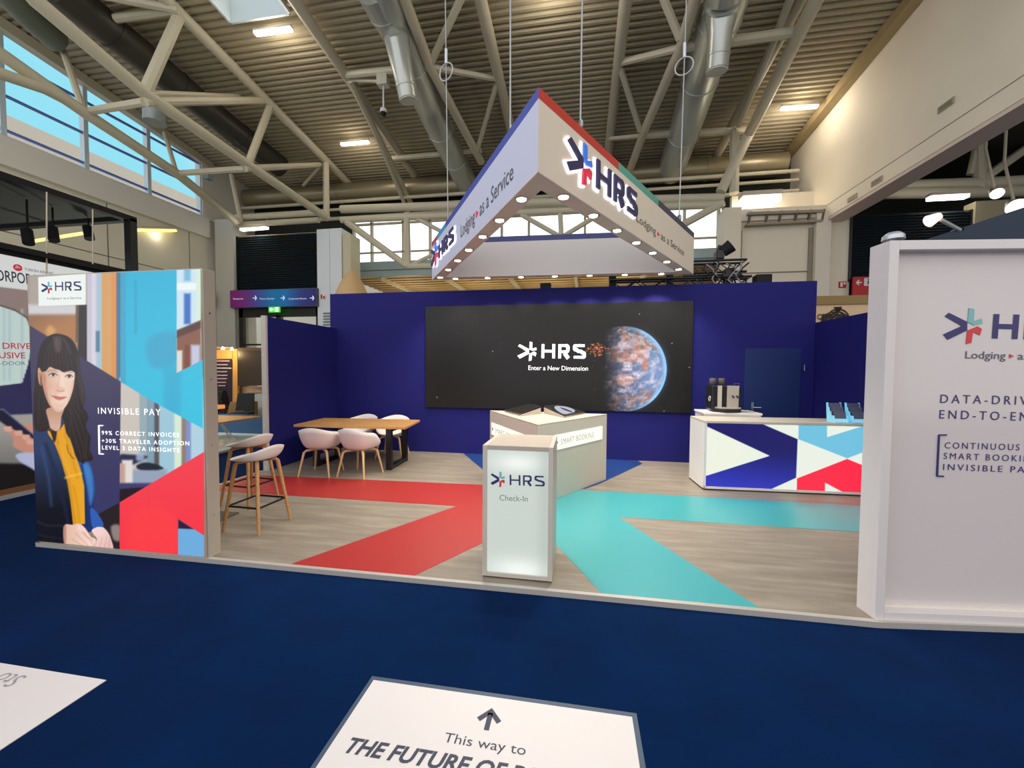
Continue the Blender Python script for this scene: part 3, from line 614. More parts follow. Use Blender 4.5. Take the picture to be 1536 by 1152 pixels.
rim = np.exp(-((np.sqrt(r2) - .97) / .06) ** 2)[:, None] * np.clip(dx * 1.4 + .1 - dy * .1, 0, 1)[:, None]; g = g * (1 - .8 * rim) + np.array([[140, 200, 255]]) * rim * .9
a = np.clip((1 - np.sqrt(r2)) * gr / 1.2, 0, 1)[:, None] * np.clip((dx + .56) / .2, 0, 1)[:, None]; p.c = p.c * (1 - a) + np.maximum(g, 28) * a
halo = np.exp(-((np.sqrt(r2) - 1.0).clip(0, 9) / .05)) * (r2 > 1) * np.clip(dx, 0, 1); p.c += halo[:, None] * np.array([[50, 80, 130]]) * .5
for i in range(60):
    x, y = rng.normal(897, 8), rng.normal(524, 5); x = min(x, 914); s_ = rng.uniform(.8, 2.2); p.fill([(x - s_, y), (x, y - s_ * .6), (x + s_, y + .4), (x, y + s_)], (rng.uniform(190, 250), rng.uniform(90, 150), rng.uniform(50, 90)), .6, rng.uniform(.5, 1))
p.build('screen', print_mat('screen_glow', 1.0, .35, .03, .35), o)
MB().box((-2.872, 7.248, .862), (1.916, 7.28, 2.776)).build('cabinet', blackmatt, o)
YV = 7.245; w_ = lambda px, py: W(px, py, y=YV)
logo(w_(776, 541.3), w_(804.7, 541.8), w_(776, 512.3).z - w_(776, 541.3).z, [lit_text] * 3, o, lift=.002)
wordmark(w_(812, 537.3), w_(878.7, 538), .255, lit_text, o, w=.22)
text('Enter a New Dimension', w_(792.7, 555), w_(882, 556), .08, lit_text, o)

# ------------------------------------------------------------------ check-in desk
inkN, inkG, inkR, inkA = navy_ink, grey_ink, red_ink, aqua_ink
o = thing('check_in_desk', 'narrow white check-in desk with backlit front at the platform edge', 'desk', (-.44, 3.2, 0))
x0, x1, y0, y1, zt = -.712, -.176, 2.945, 3.49, 1.023
fr = MB().box((x0, y0, .012), (x0 + .035, y1, zt)).box((x1 - .035, y0, .012), (x1, y1, zt)).box((x0 + .035, y0, .012), (x1 - .035, y1, .045)).box((x0 + .035, y0 + .1, .045), (x1 - .035, y1, zt - .03))
fr.build('body', greylam, o, bevel=.003)
MB().box((x0 + .035, y0, zt - .034), (x1 - .035, y1, zt)).build('top', deskfront, o, bevel=.002)
MB().box((x0 + .06, y0 + .05, 0), (x1 - .06, y1 - .05, .012)).build('plinth', blackmatt, o)
p = Paint((x0 + .035, y0 + .012, .045), (x1 - .035, y0 + .012, .045), (0, 0, zt - .08), 60, 110)
gl_ = np.clip(np.exp(-((p.v - .03) / .1) ** 2) * np.exp(-((p.u - .55) / .5) ** 2) + .9 * np.exp(-((p.v - .9) / .08) ** 2) * np.exp(-((p.u - .5) / .4) ** 2), 0, 1)[:, None]
p.c = np.array([[206, 216, 208]]) * (1 - gl_) + np.array([[250, 255, 250]]) * gl_
p.c *= (1 - .06 * np.exp(-((p.u - .95) / .12) ** 2))[:, None]
p.build('backlit_front', print_mat('backlit_front', .93, .4, .04), o)
w_ = lambda px, py: W(px, py, y=y0 + .012)
logo(w_(735.9, 730.1), w_(757.8, 731), .121, [inkN, inkA, inkR], o)
wordmark(w_(764.6, 727.5), w_(817.2, 729.6), .079, inkN, o, w=.17)
text('Check-In', w_(749.5, 750.4), w_(791.7, 752.3), .043, mat('mid_grey_ink', (128, 130, 130), .5), o)

# ------------------------------------------------------------------ triangular booking desk with two sloping screens
Fp, Rp, Lp = V3((-.455, 4.604, 0)), V3((.415, 5.925, 0)), V3((-1.35, 6.057, 0)); hz = .959
o = thing('booking_desk', 'triangular white desk with light strips behind the check-in desk', 'desk', (Fp + Rp + Lp) / 3)
ins = lambda q, k: q + ((Fp + Rp + Lp) / 3 - q) * k
MB().prism([Fp, Rp, Lp], (0, 0, hz - .02)).build('body', greylam, o, bevel=.004)
MB().prism([q + V3((0, 0, hz - .02)) for q in (Fp, Rp, Lp)], (0, 0, .02)).build('top', deskfront, o, bevel=.003)
def side(a, b):
    n = V3(((b - a).y, -(b - a).x, 0)).normalized(); return (a + n * .004, n)
pr, pL = side(Fp, Rp), side(Lp, Fp)
for (pln, cs, nm) in ((pr, [(830.5, 653.3), (903.4, 638.7), (904, 657.5), (830.5, 677)], 'light_strip'), (pL, [(737.5, 634.2), (800, 656), (800, 678), (737.5, 653)], 'light_strip')):
    q = [W(*k, pl=pln) for k in cs]; zt_, zb = (q[0].z + q[1].z) / 2, (q[2].z + q[3].z) / 2
    q = [V3((q[0].x, q[0].y, zb)), V3((q[1].x, q[1].y, zb)), V3((q[1].x, q[1].y, zt_)), V3((q[0].x, q[0].y, zt_))]
    st = MB().prism(q, pln[1] * .004).build(nm, lit_warm, o)
    d = (q[1] - q[0]).normalized(); L_ = (q[1] - q[0]).length; hh = zt_ - zb; base = q[0] + pln[1] * .006
    text('SMART BOOKING', base + d * L_ * .12 + V3((0, 0, hh * .3)), base + d * L_ * .8 + V3((0, 0, hh * .3)), hh * .38, mat('pale_ink', (150, 150, 150), .5), st, spacing=1.1)
    t = base + d * L_ * .03 + V3((0, 0, hh * .3)); MB().prism([t, t + d * .05 + V3((0, 0, hh * .19)), t + V3((0, 0, hh * .38))], pln[1] * .002).build('arrow', inkN, st)
# sloping screen boxes: high along the inner V, low towards the outer edges
def sloped(cs, zs, label, pic):
    ov = thing('touch_screen', label, 'screen', o.location + V3((0, 0, hz)))
    P = [W(*k, z=z) for k, z in zip(cs, zs)]
    base = [V3((k.x, k.y, hz)) for k in P]; n = 4
    MB().add(base + [k - V3((0, 0, .012)) for k in P], [(0, 1, 2, 3), (7, 6, 5, 4)] + [(i, (i + 1) % 4, (i + 1) % 4 + 4, i + 4) for i in range(4)]).build('wedge_base', deskfront, ov)
    nr = (P[1] - P[0]).cross(P[3] - P[0]).normalized(); nr = nr if nr.z > 0 else -nr
    MB().prism([k - nr * .006 for k in P], nr * .014).build('bezel', black, ov)
    c_ = sum(P, V3()) / 4; Q = [c_ + (k - c_) * .93 + nr * .009 for k in P]
    MB().add(Q, [(0, 1, 2, 3)]).build('display', mat('dark_display', (36, 34, 30), .12), ov)
    if pic:
        lp = lambda u, v: Q[0].lerp(Q[1], u).lerp(Q[3].lerp(Q[2], u), v) + nr * .002
        sh = [(.02, .06), (.30, .04), (.62, .10), (.86, .30), (.94, .62), (.80, .80), (.52, .88), (.22, .70), (.06, .40)]
        MB().add([lp(*k) for k in sm(sh, 4)], [tuple(range(36))]).build('picture', mat('picture_white', (20, 20, 20), .2, emit=(206, 210, 226), es=.8), ov)
        MB().add([lp(*k) + nr * .001 for k in sm([(.44, .06), (.56, .20), (.60, .55), (.50, .66), (.40, .40)], 4)], [tuple(range(20))]).build('picture_figure', mat('picture_dark', (40, 42, 60), .2), ov)
x_ = lambda a, b: (640 + a / 5.486, 580 + b / 5.486)
sloped([x_(640, 196), x_(770, 226), x_(940, 166), x_(845, 143)], (hz + .02, hz + .03, hz + .10, hz + .09), 'dark sloping touch screen on the left of the booking desk', False)
sloped([x_(1135, 240), x_(1305, 211), x_(1095, 150), x_(965, 162)], (hz + .03, hz + .02, hz + .09, hz + .10), 'sloping touch screen showing a white picture, right on the booking desk', True)

# ------------------------------------------------------------------ counter with backlit geometric front
CA, CB, CH = V3((1.665, 5.645, 0)), V3((3.76, 5.725, 0)), .93
cd_ = (CB - CA).normalized(); cn = V3((cd_.y, -cd_.x, 0)); cb_ = -cn
o = thing('bar_counter', 'white counter with backlit navy, aqua and red pattern on its front', 'counter', (CA + CB) / 2)
BL = V3((1.63, 6.21, 0)); BR = CB + cb_ * .57
MB().prism([CA + V3((0, 0, .02)) - cn * .03, CB + V3((0, 0, .02)) - cn * .03, BR + V3((0, 0, .02)), BL + V3((0, 0, .02))], (0, 0, CH - .05)).build('body', white, o)
MB().prism([CA + V3((0, 0, CH - .03)), CB + V3((0, 0, CH - .03)), BR + V3((0, 0, CH - .03)), BL + V3((0, 0, CH - .03))], (0, 0, .03)).build('top', warmwhite, o, bevel=.003)
fm = MB().prism([CA + V3((0, 0, .02)), CA + cd_ * .03 + V3((0, 0, .02)), CA + cd_ * .03 - cn * .03 + V3((0, 0, .02)), CA - cn * .03 + V3((0, 0, .02))], (0, 0, CH - .05))
fm.prism([CA + V3((0, 0, .02)), CB + V3((0, 0, .02)), CB - cn * .03 + V3((0, 0, .02)), CA - cn * .03 + V3((0, 0, .02))], (0, 0, .03)); fm.build('front_frame', white, o)
MB().prism([CA - cn * .06, CB - cn * .06, BR, BL], (0, 0, .02)).build('plinth', blackmatt, o)
fp = (CA - cn * .01, cn); A = CA + cd_ * .03 - cn * .01 + V3((0, 0, .05)); Bq = CB - cn * .01 + V3((0, 0, .05))
p = Paint(A, Bq, (0, 0, CH - .085), 300, 130); p.c[:] = (232, 238, 226)
x_ = lambda a, b: (1000 + a / 4.8, 500 + b / 4.8)
warm = np.exp(-((p.x - 1085) / 40) ** 2)[:, None]; p.c = p.c * (1 - warm * .5) + np.array([[238, 240, 218]]) * warm * .5
p.fill([x_(272, 640), x_(660, 640), x_(943, 762), x_(932, 1040), x_(700, 1145), x_(240, 1145), x_(240, 1040), x_(742, 882), x_(272, 662)], (30, 28, 100), .5, col2=(52, 58, 190), axis=(x_(600, 820), x_(560, 1120)))
p.fill([x_(950, 640), x_(1155, 640), x_(1155, 748), x_(1400, 672), x_(1460, 650), x_(1560, 700), x_(1560, 800), x_(1300, 900), x_(948, 762)], (112, 192, 222), .5)
p.fill([x_(938, 1045), x_(1300, 904), x_(1560, 1010), x_(1560, 1170), x_(1300, 1160), x_(1140, 1075), x_(1140, 1160), x_(936, 1160)], (255, 44, 72), .5)
p.build('backlit_front', print_mat('backlit_pattern', 1.0, .4, .05), o)

# coffee corner
bx = thing('coffee_cabinet', 'low white cabinet standing behind the counter under the coffee machine', 'cabinet', (2.2, 6.45, 0))
MB().box((1.83, 6.25, 0), (2.6, 6.7, .955)).build('body', white, bx); MB().box((1.815, 6.235, .955), (2.615, 6.715, .985)).build('top', white, bx, bevel=.003)
cm = thing('coffee_machine', 'black and silver coffee machine on the white cabinet', 'coffee machine', (2.13, 6.42, .985))
z = .985
MB().box((1.955, 6.33, z + .02), (2.365, 6.62, z + .395)).build('body', black, cm, bevel=.02)
silv = mat('silver_panel', (196, 188, 174), .35, .3)
MB().prism([(2.035, 6.325, z + .07), (2.09, 6.312, z + .07), (2.09, 6.312, z + .39), (2.035, 6.325, z + .39)], (0, .03, 0)).build('front_strip', silv, cm)
MB().prism([(2.16, 6.308, z + .07), (2.32, 6.318, z + .07), (2.325, 6.318, z + .39), (2.165, 6.308, z + .39)], (0, .03, 0)).build('front_panel', silv, cm)
for x in (2.235, 2.29): MB().tube([(x, 6.31, z + .24), (x, 6.27, z + .235), (x, 6.265, z + .21)], .011, 8).build('spout', black, cm, smooth=True)
MB().prism([(2.0 + .18 * (1 - math.cos(t)) , 6.33 - .10 * math.sin(t), z + .055) for t in [math.pi * i / 14 for i in range(15)]], (0, 0, .02)).build('drip_tray', silv, cm)
MB().prism([(1.97 + .2 * (1 - math.cos(t)), 6.36 - .14 * math.sin(t), z) for t in [math.pi * i / 14 for i in range(15)]], (0, 0, .055)).build('base', black, cm)
for x in (2.01, 2.135): MB().lathe([(.035, 0), (.05, .02), (.052, .09), (.045, .1), (.02, .105)], (x, 6.47, z + .395), 18).build('bean_hopper', mat('smoked_hopper', (92, 84, 84), .15), cm, smooth=True)
MB().ring((1.955, 6.42, z + .19), (1, 0, 0), .035, .008).build('side_knob', silv, cm, smooth=True)
MB().tube([(2.27, 6.36, z + .395), (2.27, 6.36, z + .42), (2.34, 6.36, z + .42), (2.34, 6.36, z + .395)], .006, 6).build('cup_rail', chrome, cm)
cyan_ac = mat('cyan_acrylic_edge', (150, 215, 235), .2, emit=(120, 205, 235), es=.35)
for px, lab in ((3.29, 'tiered acrylic leaflet holder on the counter, the one nearer the coffee machine'), (3.51, 'tiered acrylic leaflet holder on the counter, half hidden by the white frame')):
    b = thing('leaflet_holder', lab, 'leaflet holder', (px + .08, 5.84, CH), 'leaflet holders on the counter')
    for s_ in (0, .155):
        sd = MB(); prof = [(5.79, CH), (5.96, CH), (5.985, CH + .25), (5.955, CH + .25), (5.945, CH + .19), (5.925, CH + .19), (5.91, CH + .14), (5.885, CH + .14), (5.87, CH + .09), (5.81, CH + .09)]
        sd.prism([(px + s_, y, zz) for y, zz in prof], (.008, 0, 0)).build('side_panel', cyan_ac, b)
    for k_ in range(3):
        y = 5.8 + .05 * k_; zz = CH + .085 + .05 * k_
        MB().prism([(px + .008, y, CH + .003), (px + .155, y, CH + .003), (px + .155, y + .02, zz - .035), (px + .008, y + .02, zz - .035)], (0, .005, 0)).build('pocket', cyan_ac if k_ == 0 else acryl, b)
        MB().prism([(px + .014, y + .012, CH + .005), (px + .15, y + .012, CH + .005), (px + .15, y + .04, zz + .06), (px + .014, y + .04, zz + .06)], (0, .012, 0)).build('leaflet', mat('slate_leaflet', (84, 90, 112), .4), b)

# ------------------------------------------------------------------ chairs, stools, tables
def shell_mesh(rx, ry, zs, H, n=40, m=12, flare=.12, flat=.62):
    """seat shell: H(t) rim height by direction t (0 = back), a dished seat rising into arms and back"""
    V, F = [], []
    for j in range(m + 1):
        v = j / m
        for i in range(n):
            t = 2 * math.pi * i / n; h = H(t); e = 2.6
            c_, s_ = math.sin(t), -math.cos(t); k = (abs(c_) ** e + abs(s_) ** e) ** (-1 / e)
            if v < .5: q = v / .5; r = flat * q + .001; z = .012 * q * q
            else:
                q = (v - .5) / .5; r = flat + (1 - flat) * math.sin(q * math.pi / 2) ** .8; z = .012 + h * (1 - math.cos(q * math.pi / 2)) ** .9; r *= 1 + flare * q * q * (h / .34)
            V.append((c_ * k * rx * r, s_ * k * ry * r, zs + z))
    for j in range(m):
        for i in range(n): F.append((j * n + i, j * n + (i + 1) % n, (j + 1) * n + (i + 1) % n, (j + 1) * n + i))
    F.append(tuple(range(n))[::-1])
    return V, F
def shell_part(par, *a, **k):
    s = MB(); s.add(*shell_mesh(*a, **k)); o = s.build('seat_shell', shell, par, smooth=True)
    o.data.shade_smooth()
    so = o.modifiers.new('thickness', 'SOLIDIFY'); so.thickness = .012; so.offset = 1
    return o
def armchair():
    o = thing('armchair', '', 'chair')
    def H(t):
        k = (1 + math.cos(t)) / 2; return .015 + .30 * (k ** 1.15) + .06 * math.exp(-((abs(((t + math.pi) % (2 * math.pi)) - math.pi) - 1.5) / .45) ** 2)
    shell_part(o, .255, .25, .405, H)
    f = .2
    for sx in (-1, 1):
        for sy in (-1, 1):
            MB().tube([(.03 * sx, .03 * sy, .385), (.15 * sx, .14 * sy, .375), (.175 * sx, .165 * sy, .35), (.235 * sx, .225 * sy, 0)], [.016, .018, .018, .012], 10).build('leg', oakl, o, smooth=True)
    MB().lathe([(.05, .378), (.15, .39), (.15, .402), (.05, .404)], n=20).build('seat_mount', mat('mount_grey', (150, 140, 132), .5), o)
    return o
oakl = vary(mat('light_oak', (214, 178, 128), .45), (10, 10, 1), .88, 1.1, 4, 3)
def put(proto, first, x, y, rz, label, group):
    c = proto if first else copy_tree(proto)
    c.location = (x, y, 0); c.rotation_euler = (0, 0, rz); c['label'] = label; c['group'] = group; return c
ch = armchair()
G = 'white armchairs around the oak table'
put(ch, True, -3.83, 5.47, math.radians(6), 'white armchair at the near side of the oak table, next to the navy side wall', G)
put(ch, False, -3.22, 5.52, math.radians(-8), 'white armchair at the near side of the oak table, nearer the black table frame', G)
put(ch, False, -3.96, 6.78, math.radians(176), 'white armchair behind the oak table, its back just left of the other', G)
put(ch, False, -3.32, 6.78, math.radians(187), 'white armchair behind the oak table, beside the right-hand table frame', G)
o = thing('dining_table', 'oak topped table with black loop legs among the white armchairs', 'table', (-3.6, 6.15, 0))
MB().prism([(-4.45, 5.66, .665), (-2.61, 5.75, .665), (-2.73, 6.63, .665), (-4.52, 6.55, .665)], (0, 0, .038)).build('table_top', tabletop, o, bevel=.005)
for x in (-2.93, -4.2):
    f = MB(); a, b = (x, 5.87), (x - .03, 6.5)
    f.bar((*a, 0), (*a, .665), .09, .06).bar((*b, 0), (*b, .665), .09, .06)
    f2 = MB(); f2.v, f2.f = [], []
    for z in (.03, .635): f.bar((a[0], a[1], z), (b[0], b[1], z), .08, .06)
    f.build('loop_leg', black, o)
def bar_stool():
    o = thing('bar_stool', '', 'stool')
    def H(t):
        k = (1 + math.cos(t)) / 2; return .006 + .125 * k ** 2.2
    shell_part(o, .21, .19, .69, H, flare=.25, flat=.72)
    L = {}
    for sx in (-1, 1):
        for sy in (-1, 1):
            q = [(.02 * sx, .02 * sy, .672), (.115 * sx, .11 * sy, .668), (.13 * sx, .125 * sy, .645), (.205 * sx, .205 * sy, 0)]
            MB().tube(q, [.017, .02, .02, .014], 10).build('leg', oak, o, smooth=True); L[sx, sy] = V3(q[2]).lerp(V3(q[3]), .62)
    r = MB(); q = [L[-1, -1], L[1, -1], L[1, 1], L[-1, 1]]
    for a, b in zip(q, q[1:] + q[:1]): r.bar(a, b, .008, .018)
    r.build('footrest', black, o)
    MB().lathe([(.06, .672), (.14, .682), (.14, .692), (.06, .694)], n=20).build('seat_mount', blackmatt, o)
    return o
st = bar_stool(); G = 'white bar stools beside the lit poster wall'
put(st, True, -3.19, 3.53, math.radians(88), 'white bar stool with oak legs, the nearer of the two', G)
put(st, False, -3.82, 4.12, math.radians(84), 'white bar stool with oak legs, the one behind by the white post', G)
o = thing('bar_table', 'high table with flat dark base plate, mostly hidden by the lit poster wall', 'table', (-3.92, 3.52, 0))
MB().box((-4.2, 3.24, 0), (-3.66, 3.79, .012)).build('base_plate', mat('bronze_plate', (96, 84, 74), .5, .3), o)
MB().tube([(-4.05, 3.5, .012), (-4.05, 3.5, 1.02)], .035, 14).build('column', black, o, smooth=True)
MB().lathe([(.25, 1.02), (.26, 1.025), (.26, 1.045), (.25, 1.05)], (-4.05, 3.5, 0), 32).build('table_top', white, o)

# ------------------------------------------------------------------ hanging triangle
ZB, ZT, ZS = 3.18, 3.757, 3.846
FA, FL, FR = V3((-.339, 3.254, ZB)), V3((-2.594, 6.86, ZB)), V3((1.843, 7.032, ZB)); FC = (FA + FL + FR) / 3
o = thing('hanging_sign', 'white triangular sign with downlights hanging above the stand', 'sign', (FC.x, FC.y, ZB))
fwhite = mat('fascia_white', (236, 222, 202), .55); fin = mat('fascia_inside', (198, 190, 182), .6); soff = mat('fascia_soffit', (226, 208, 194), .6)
def inset(P, d):
    out = []
    for i in range(3):
        a, b, c_ = P[i - 1], P[i], P[(i + 1) % 3]; e1, e2 = (b - a).normalized(), (c_ - b).normalized()
        n1, n2 = V3((e1.y, -e1.x, 0)), V3((e2.y, -e2.x, 0)); n1 = n1 if n1.dot(FC - b) > 0 else -n1; n2 = n2 if n2.dot(FC - b) > 0 else -n2
        k = n1 + n2; out.append(b + k * (d / (k.dot(n1))))
    return out
ring = [FA, FR, FL]; inn = inset(ring, .17)
up = lambda P, z: [V3((k.x, k.y, z)) for k in P]
names = ('right_face', 'rear_face', 'left_face')
for i in range(3):
    a, b, c_, d = ring[i], ring[(i + 1) % 3], inn[(i + 1) % 3], inn[i]
    MB().prism(up([a, b, c_, d], ZB + .012), (0, 0, ZT - ZB - .012)).build(names[i], [fwhite, mat('rear_white', (215, 210, 206), .55), mat('fascia_daylit_white', (214, 218, 236), .55)][i], o)  # left face tinted cooler, window daylight put into its colour
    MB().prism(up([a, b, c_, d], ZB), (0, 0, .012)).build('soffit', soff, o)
strip = {0: [((0, .34), (205, 62, 46)), ((.34, .62), (94, 172, 152)), ((.62, 1), (66, 66, 88))], 1: [((0, 1), (60, 68, 120))], 2: [((0, .1), (205, 62, 46)), ((.1, .25), (60, 160, 205)), ((.25, 1), (66, 84, 172))]}
for i, segs in strip.items():
    a, b, c_, d = up(ring, ZT)[i], up(ring, ZT)[(i + 1) % 3], up(inn, ZT)[(i + 1) % 3], up(inn, ZT)[i]
    for (s0, s1), col in segs: MB().prism([a.lerp(b, s0), a.lerp(b, s1), d.lerp(c_, s1), d.lerp(c_, s0)], (0, 0, ZS - ZT)).build('colour_band', mat('band_%d_%d_%d' % col, col, .5), o)
zs = lambda a, b: (640 + a / 3.657, 120 + b / 3.657)
spots = [(520, 652), (400, 768), (310, 858), (240, 932), (180, 990), (130, 1040), (90, 1083), (750, 640), (915, 742), (1040, 825), (1145, 892), (1235, 948), (1310, 997), (1375, 1038), (180, 1107), (350, 1103), (525, 1098), (705, 1092), (890, 1083), (1080, 1077), (1278, 1070)]
for a, b in spots:
    q = W(*zs(a, b), z=ZB)
    best = None                                                   # keep each lamp on the soffit's centre line
    for i in range(3):
        m0, m1 = (ring[i] + inn[i]) / 2, (ring[(i + 1) % 3] + inn[(i + 1) % 3]) / 2; e = m1 - m0; t = max(.02, min(.98, (q - m0).dot(e) / e.length_squared)); r_ = m0 + e * t
        if best is None or (r_ - q).length < best[0]: best = ((r_ - q).length, r_)
    q = V3((best[1].x, best[1].y, ZB))
    dl = MB().lathe([(.001, -.004), (.05, -.004), (.058, -.010), (.064, -.004), (.064, 0)], q, 18).build('downlight', chrome, o)
    MB().lathe([(.001, -.012), (.044, -.011), (.044, -.005), (.001, -.004)], q, 16).build('lens', warmglow, dl)
    lamp('SPOT', q - V3((0, 0, .03)), 50, (1, .92, .8), o, .03, spot=115, name='downlight_beam')
# lettering on the two front faces
def face(a, b):
    n = V3(((b - a).y, -(b - a).x, 0)).normalized(); n = n if n.dot(FC - a) < 0 else -n; return (a, n)
fr_, fl_ = face(FA, FR), face(FL, FA)
halo = mat('halo_glow', (255, 255, 255), .5, emit=(236, 232, 255), es=1.7); fnavy = mat('letter_navy', (58, 54, 96), .5); fblue = mat('letter_blue', (60, 120, 215), .5, emit=(50, 110, 215), es=.35); fred = mat('letter_red', (220, 50, 75), .5, emit=(220, 40, 70), es=.3)
def halo_word(pln, b0, b1, t0, m, lg0, lg1, lgt):
    w_ = lambda k: W(*k, pl=pln); p0, p1 = w_(b0), w_(b1); zb = (p0.z + p1.z) / 2; h = w_(t0).z - p0.z; p0.z = p1.z = zb
    wordmark(p0, p1, h, halo, o, 'letter_halo', w=.24, lift=.012, grow=.07)
    wordmark(p0, p1, h, m, o, w=.22, depth=.02, lift=.022)
    q0, q1 = w_(lg0), w_(lg1); hh = w_(lgt).z - q0.z; zb2 = (q0.z + q1.z) / 2; q0.z = q1.z = zb2
    logo(q0, q1, hh, [halo] * 3, o, lift=.012, grow=.045, names=('logo_halo',) * 3); logo(q0, q1, hh, [m, fblue, fred], o, depth=.02, lift=.022)
halo_word(fr_, (890.2, 284), (951.7, 326), (890.2, 241), fnavy, (846, 266), (883, 283.5), (846, 199))
halo_word(fl_, (661.0, 384), (683.8, 366.5), (661.0, 364.5), fnavy, (649.5, 404), (659.5, 396.5), (649.5, 370))
def tagline(pln, b0, b1, t0, m):
    w_ = lambda k: W(*k, pl=pln); p0, p1 = w_(b0), w_(b1); zb = (p0.z + p1.z) / 2; h = w_(t0).z - p0.z; p0.z = p1.z = zb; L_ = p1 - p0; n = pln[1]
    text('Lodging', p0, p0 + L_ * .345, h, m, o, 'tagline'); text('as a Service', p0 + L_ * .45, p1, h, m, o, 'tagline')
    t = p0 + L_ * .375 + n * .004 + V3((0, 0, h * .15)); MB().prism([t, t + L_ * .05 + V3((0, 0, h * .27)), t + V3((0, 0, h * .54))], n * .002).build('tagline_arrow', fred, o)
fgrey = mat('letter_grey', (92, 86, 92), .5)
tagline(fr_, (954.5, 331.5), (1025.6, 384), (954.5, 319), fgrey); tagline(fl_, (691.4, 355.7), (770, 269.5), (691.4, 337), fgrey)
# wires
wire = mat('steel_wire', (176, 178, 176), .4, .5)
def hang(label, base, top, ringpx=None):
    k = thing('suspension_cable', label, 'cable', base, 'steel cables holding the hanging sign')
    MB().tube([base, top], .009, 6).build('wire', wire, k)
    MB().ring(base + V3((0, 0, .07)), (1, .3, 0), .05, .013, 16, 6).build('shackle', wire, k)
    m = base.lerp(top, .33); MB().ring(m, (.4, 1, 0), .13, .012, 20, 6).build('coil', wire, k)
    MB().tube([m + V3((0, 0, .12)), m + V3((0, 0, .34))], .025, 8).build('turnbuckle', mat('zinc_light', (205, 210, 214), .35, .5), k)
def above(p, px, py, c=.35): return W(px, py, c=c)
for q, tp, lab in ((FA.lerp(FR, .16), (864, 10), 'steel cable rising from the red stretch of the hanging sign'), (FA.lerp(FL, .16), (762, 5), 'steel cable rising from the front left edge of the hanging sign'),
                   (FL.lerp(FA, .2), (700, 60), 'steel cable rising from the rear left corner of the hanging sign'), (FR.lerp(FA, .12), (1003, 120), 'steel cable rising from the rear right corner of the hanging sign')):
    b = V3((q.x, q.y, ZS)); hang(lab, b + (FC - q).normalized() * .1, V3((q.x * 1.02, q.y * 1.02, roof(q.y * 1.02 if q.y > 5 else 5.3, .3) if q.y > 4.9 else roof(5, .3))))

# ------------------------------------------------------------------ backlit poster wall on the left
PY = 2.83
o = thing('poster_wall', 'free-standing backlit poster wall with a woman in a mustard blouse', 'poster wall', (-3.95, 2.9, 0))
LX0, LX1, LZ = -4.84, -3.035, 2.41
MB().box((LX0, PY + .008, .0), (LX1, PY + .12, LZ)).build('frame', mat('poster_frame', (176, 166, 152), .45), o, bevel=.003)
k = MB()
for z in (.35, .95, 1.5, 2.05): k.tube([(LX1, PY + .06, z), (LX1 + .004, PY + .06, z)], .008, 8)
k.build('screw', chrome, o)
p = Paint((LX0, PY, .012), (LX1 - .012, PY, .012), (0, 0, LZ - .022), 270, 430)
a_ = lambda *q: [(x / 4.8, 384 + y / 4.8) for x, y in q]
b_ = lambda *q: [(x / 4.8, 600 + y / 4.8) for x, y in q]
c_ = lambda *q: [(20 + x / 4.8, 480 + y / 4.8) for x, y in q]
R_ = lambda x0, y0, x1, y1: [(x0, y0), (x1, y0), (x1, y1), (x0, y1)]
# blurred room behind
p.c[:] = (150, 128, 112)
p.fill(a_(*R_(200, 80, 640, 420)), (172, 160, 150), 6); p.fill(a_(*R_(200, 350, 580, 425)), (206, 204, 206), 4)
p.fill(a_(*R_(200, 425, 580, 620)), (150, 108, 74), 5, col2=(176, 122, 74), axis=(a_((300, 430))[0], a_((360, 560))[0])); p.fill(sm(a_((330, 540), (360, 500), (400, 540), (360, 580))), (222, 168, 96), 4, .8)
p.fill(a_(*R_(562, 350, 628, 800)), (46, 40, 36), 1.5); p.fill(a_(*R_(545, 350, 565, 620)), (110, 86, 66), 1.2)
p.fill(a_(*R_(626, 60, 735, 860)), (196, 192, 208), 1.2); p.fill(a_(*R_(660, 60, 690, 860)), (214, 210, 220), 2); p.fill(a_(*R_(700, 60, 728, 860)), (160, 196, 210), 2); p.fill(a_(*R_(690, 540, 718, 690)), (86, 124, 150), 2)
p.fill(a_(*R_(732, 60, 842, 900)), (214, 160, 96), 1, col2=(226, 142, 70), axis=(a_((740, 0))[0], a_((842, 0))[0])); p.fill(a_(*R_(770, 60, 800, 900)), (206, 166, 110), 2, .7)
p.fill(a_(*R_(838, 60, 876, 930)), (72, 118, 150), 1.2)
# right-hand room strip
for x0, x1, col in ((860, 1012, (204, 196, 186)), (1005, 1062, (150, 172, 178)), (1062, 1115, (128, 160, 178)), (1112, 1150, (88, 84, 88)), (1146, 1262, (160, 200, 216)), (1255, 1312, (216, 236, 214)), (1308, 1345, (146, 126, 118)), (1340, 1378, (126, 146, 204)), (1374, 1470, (178, 210, 228))):
    p.fill(b_(*R_(x0, -160, x1, 640)), col, 2.2)
p.fill(b_(*R_(860, 500, 1200, 640)), (152, 164, 186), 4); p.fill(sm(b_((865, 395), (930, 392), (1060, 405), (1010, 440), (940, 470), (865, 455))), (44, 44, 74), 2.5)
p.fill(sm(b_((985, 470), (1050, 450), (1130, 465), (1175, 495), (1090, 505), (1000, 500))), (36, 36, 52), 2); p.fill(sm(b_((985, 390), (1030, 385), (1035, 430), (985, 435))), (170, 190, 220), 3, .8)
p.fill(b_(*R_(878, 432, 955, 600)), (228, 220, 216), 2.5); p.fill(b_(*R_(862, 460, 900, 600)), (198, 160, 140), 3); p.fill(b_(*R_(855, 598, 1110, 645)), (64, 62, 112), 2.5); p.fill(b_((855, 640), (1050, 628), (855, 745)), (40, 24, 34), 1.5)
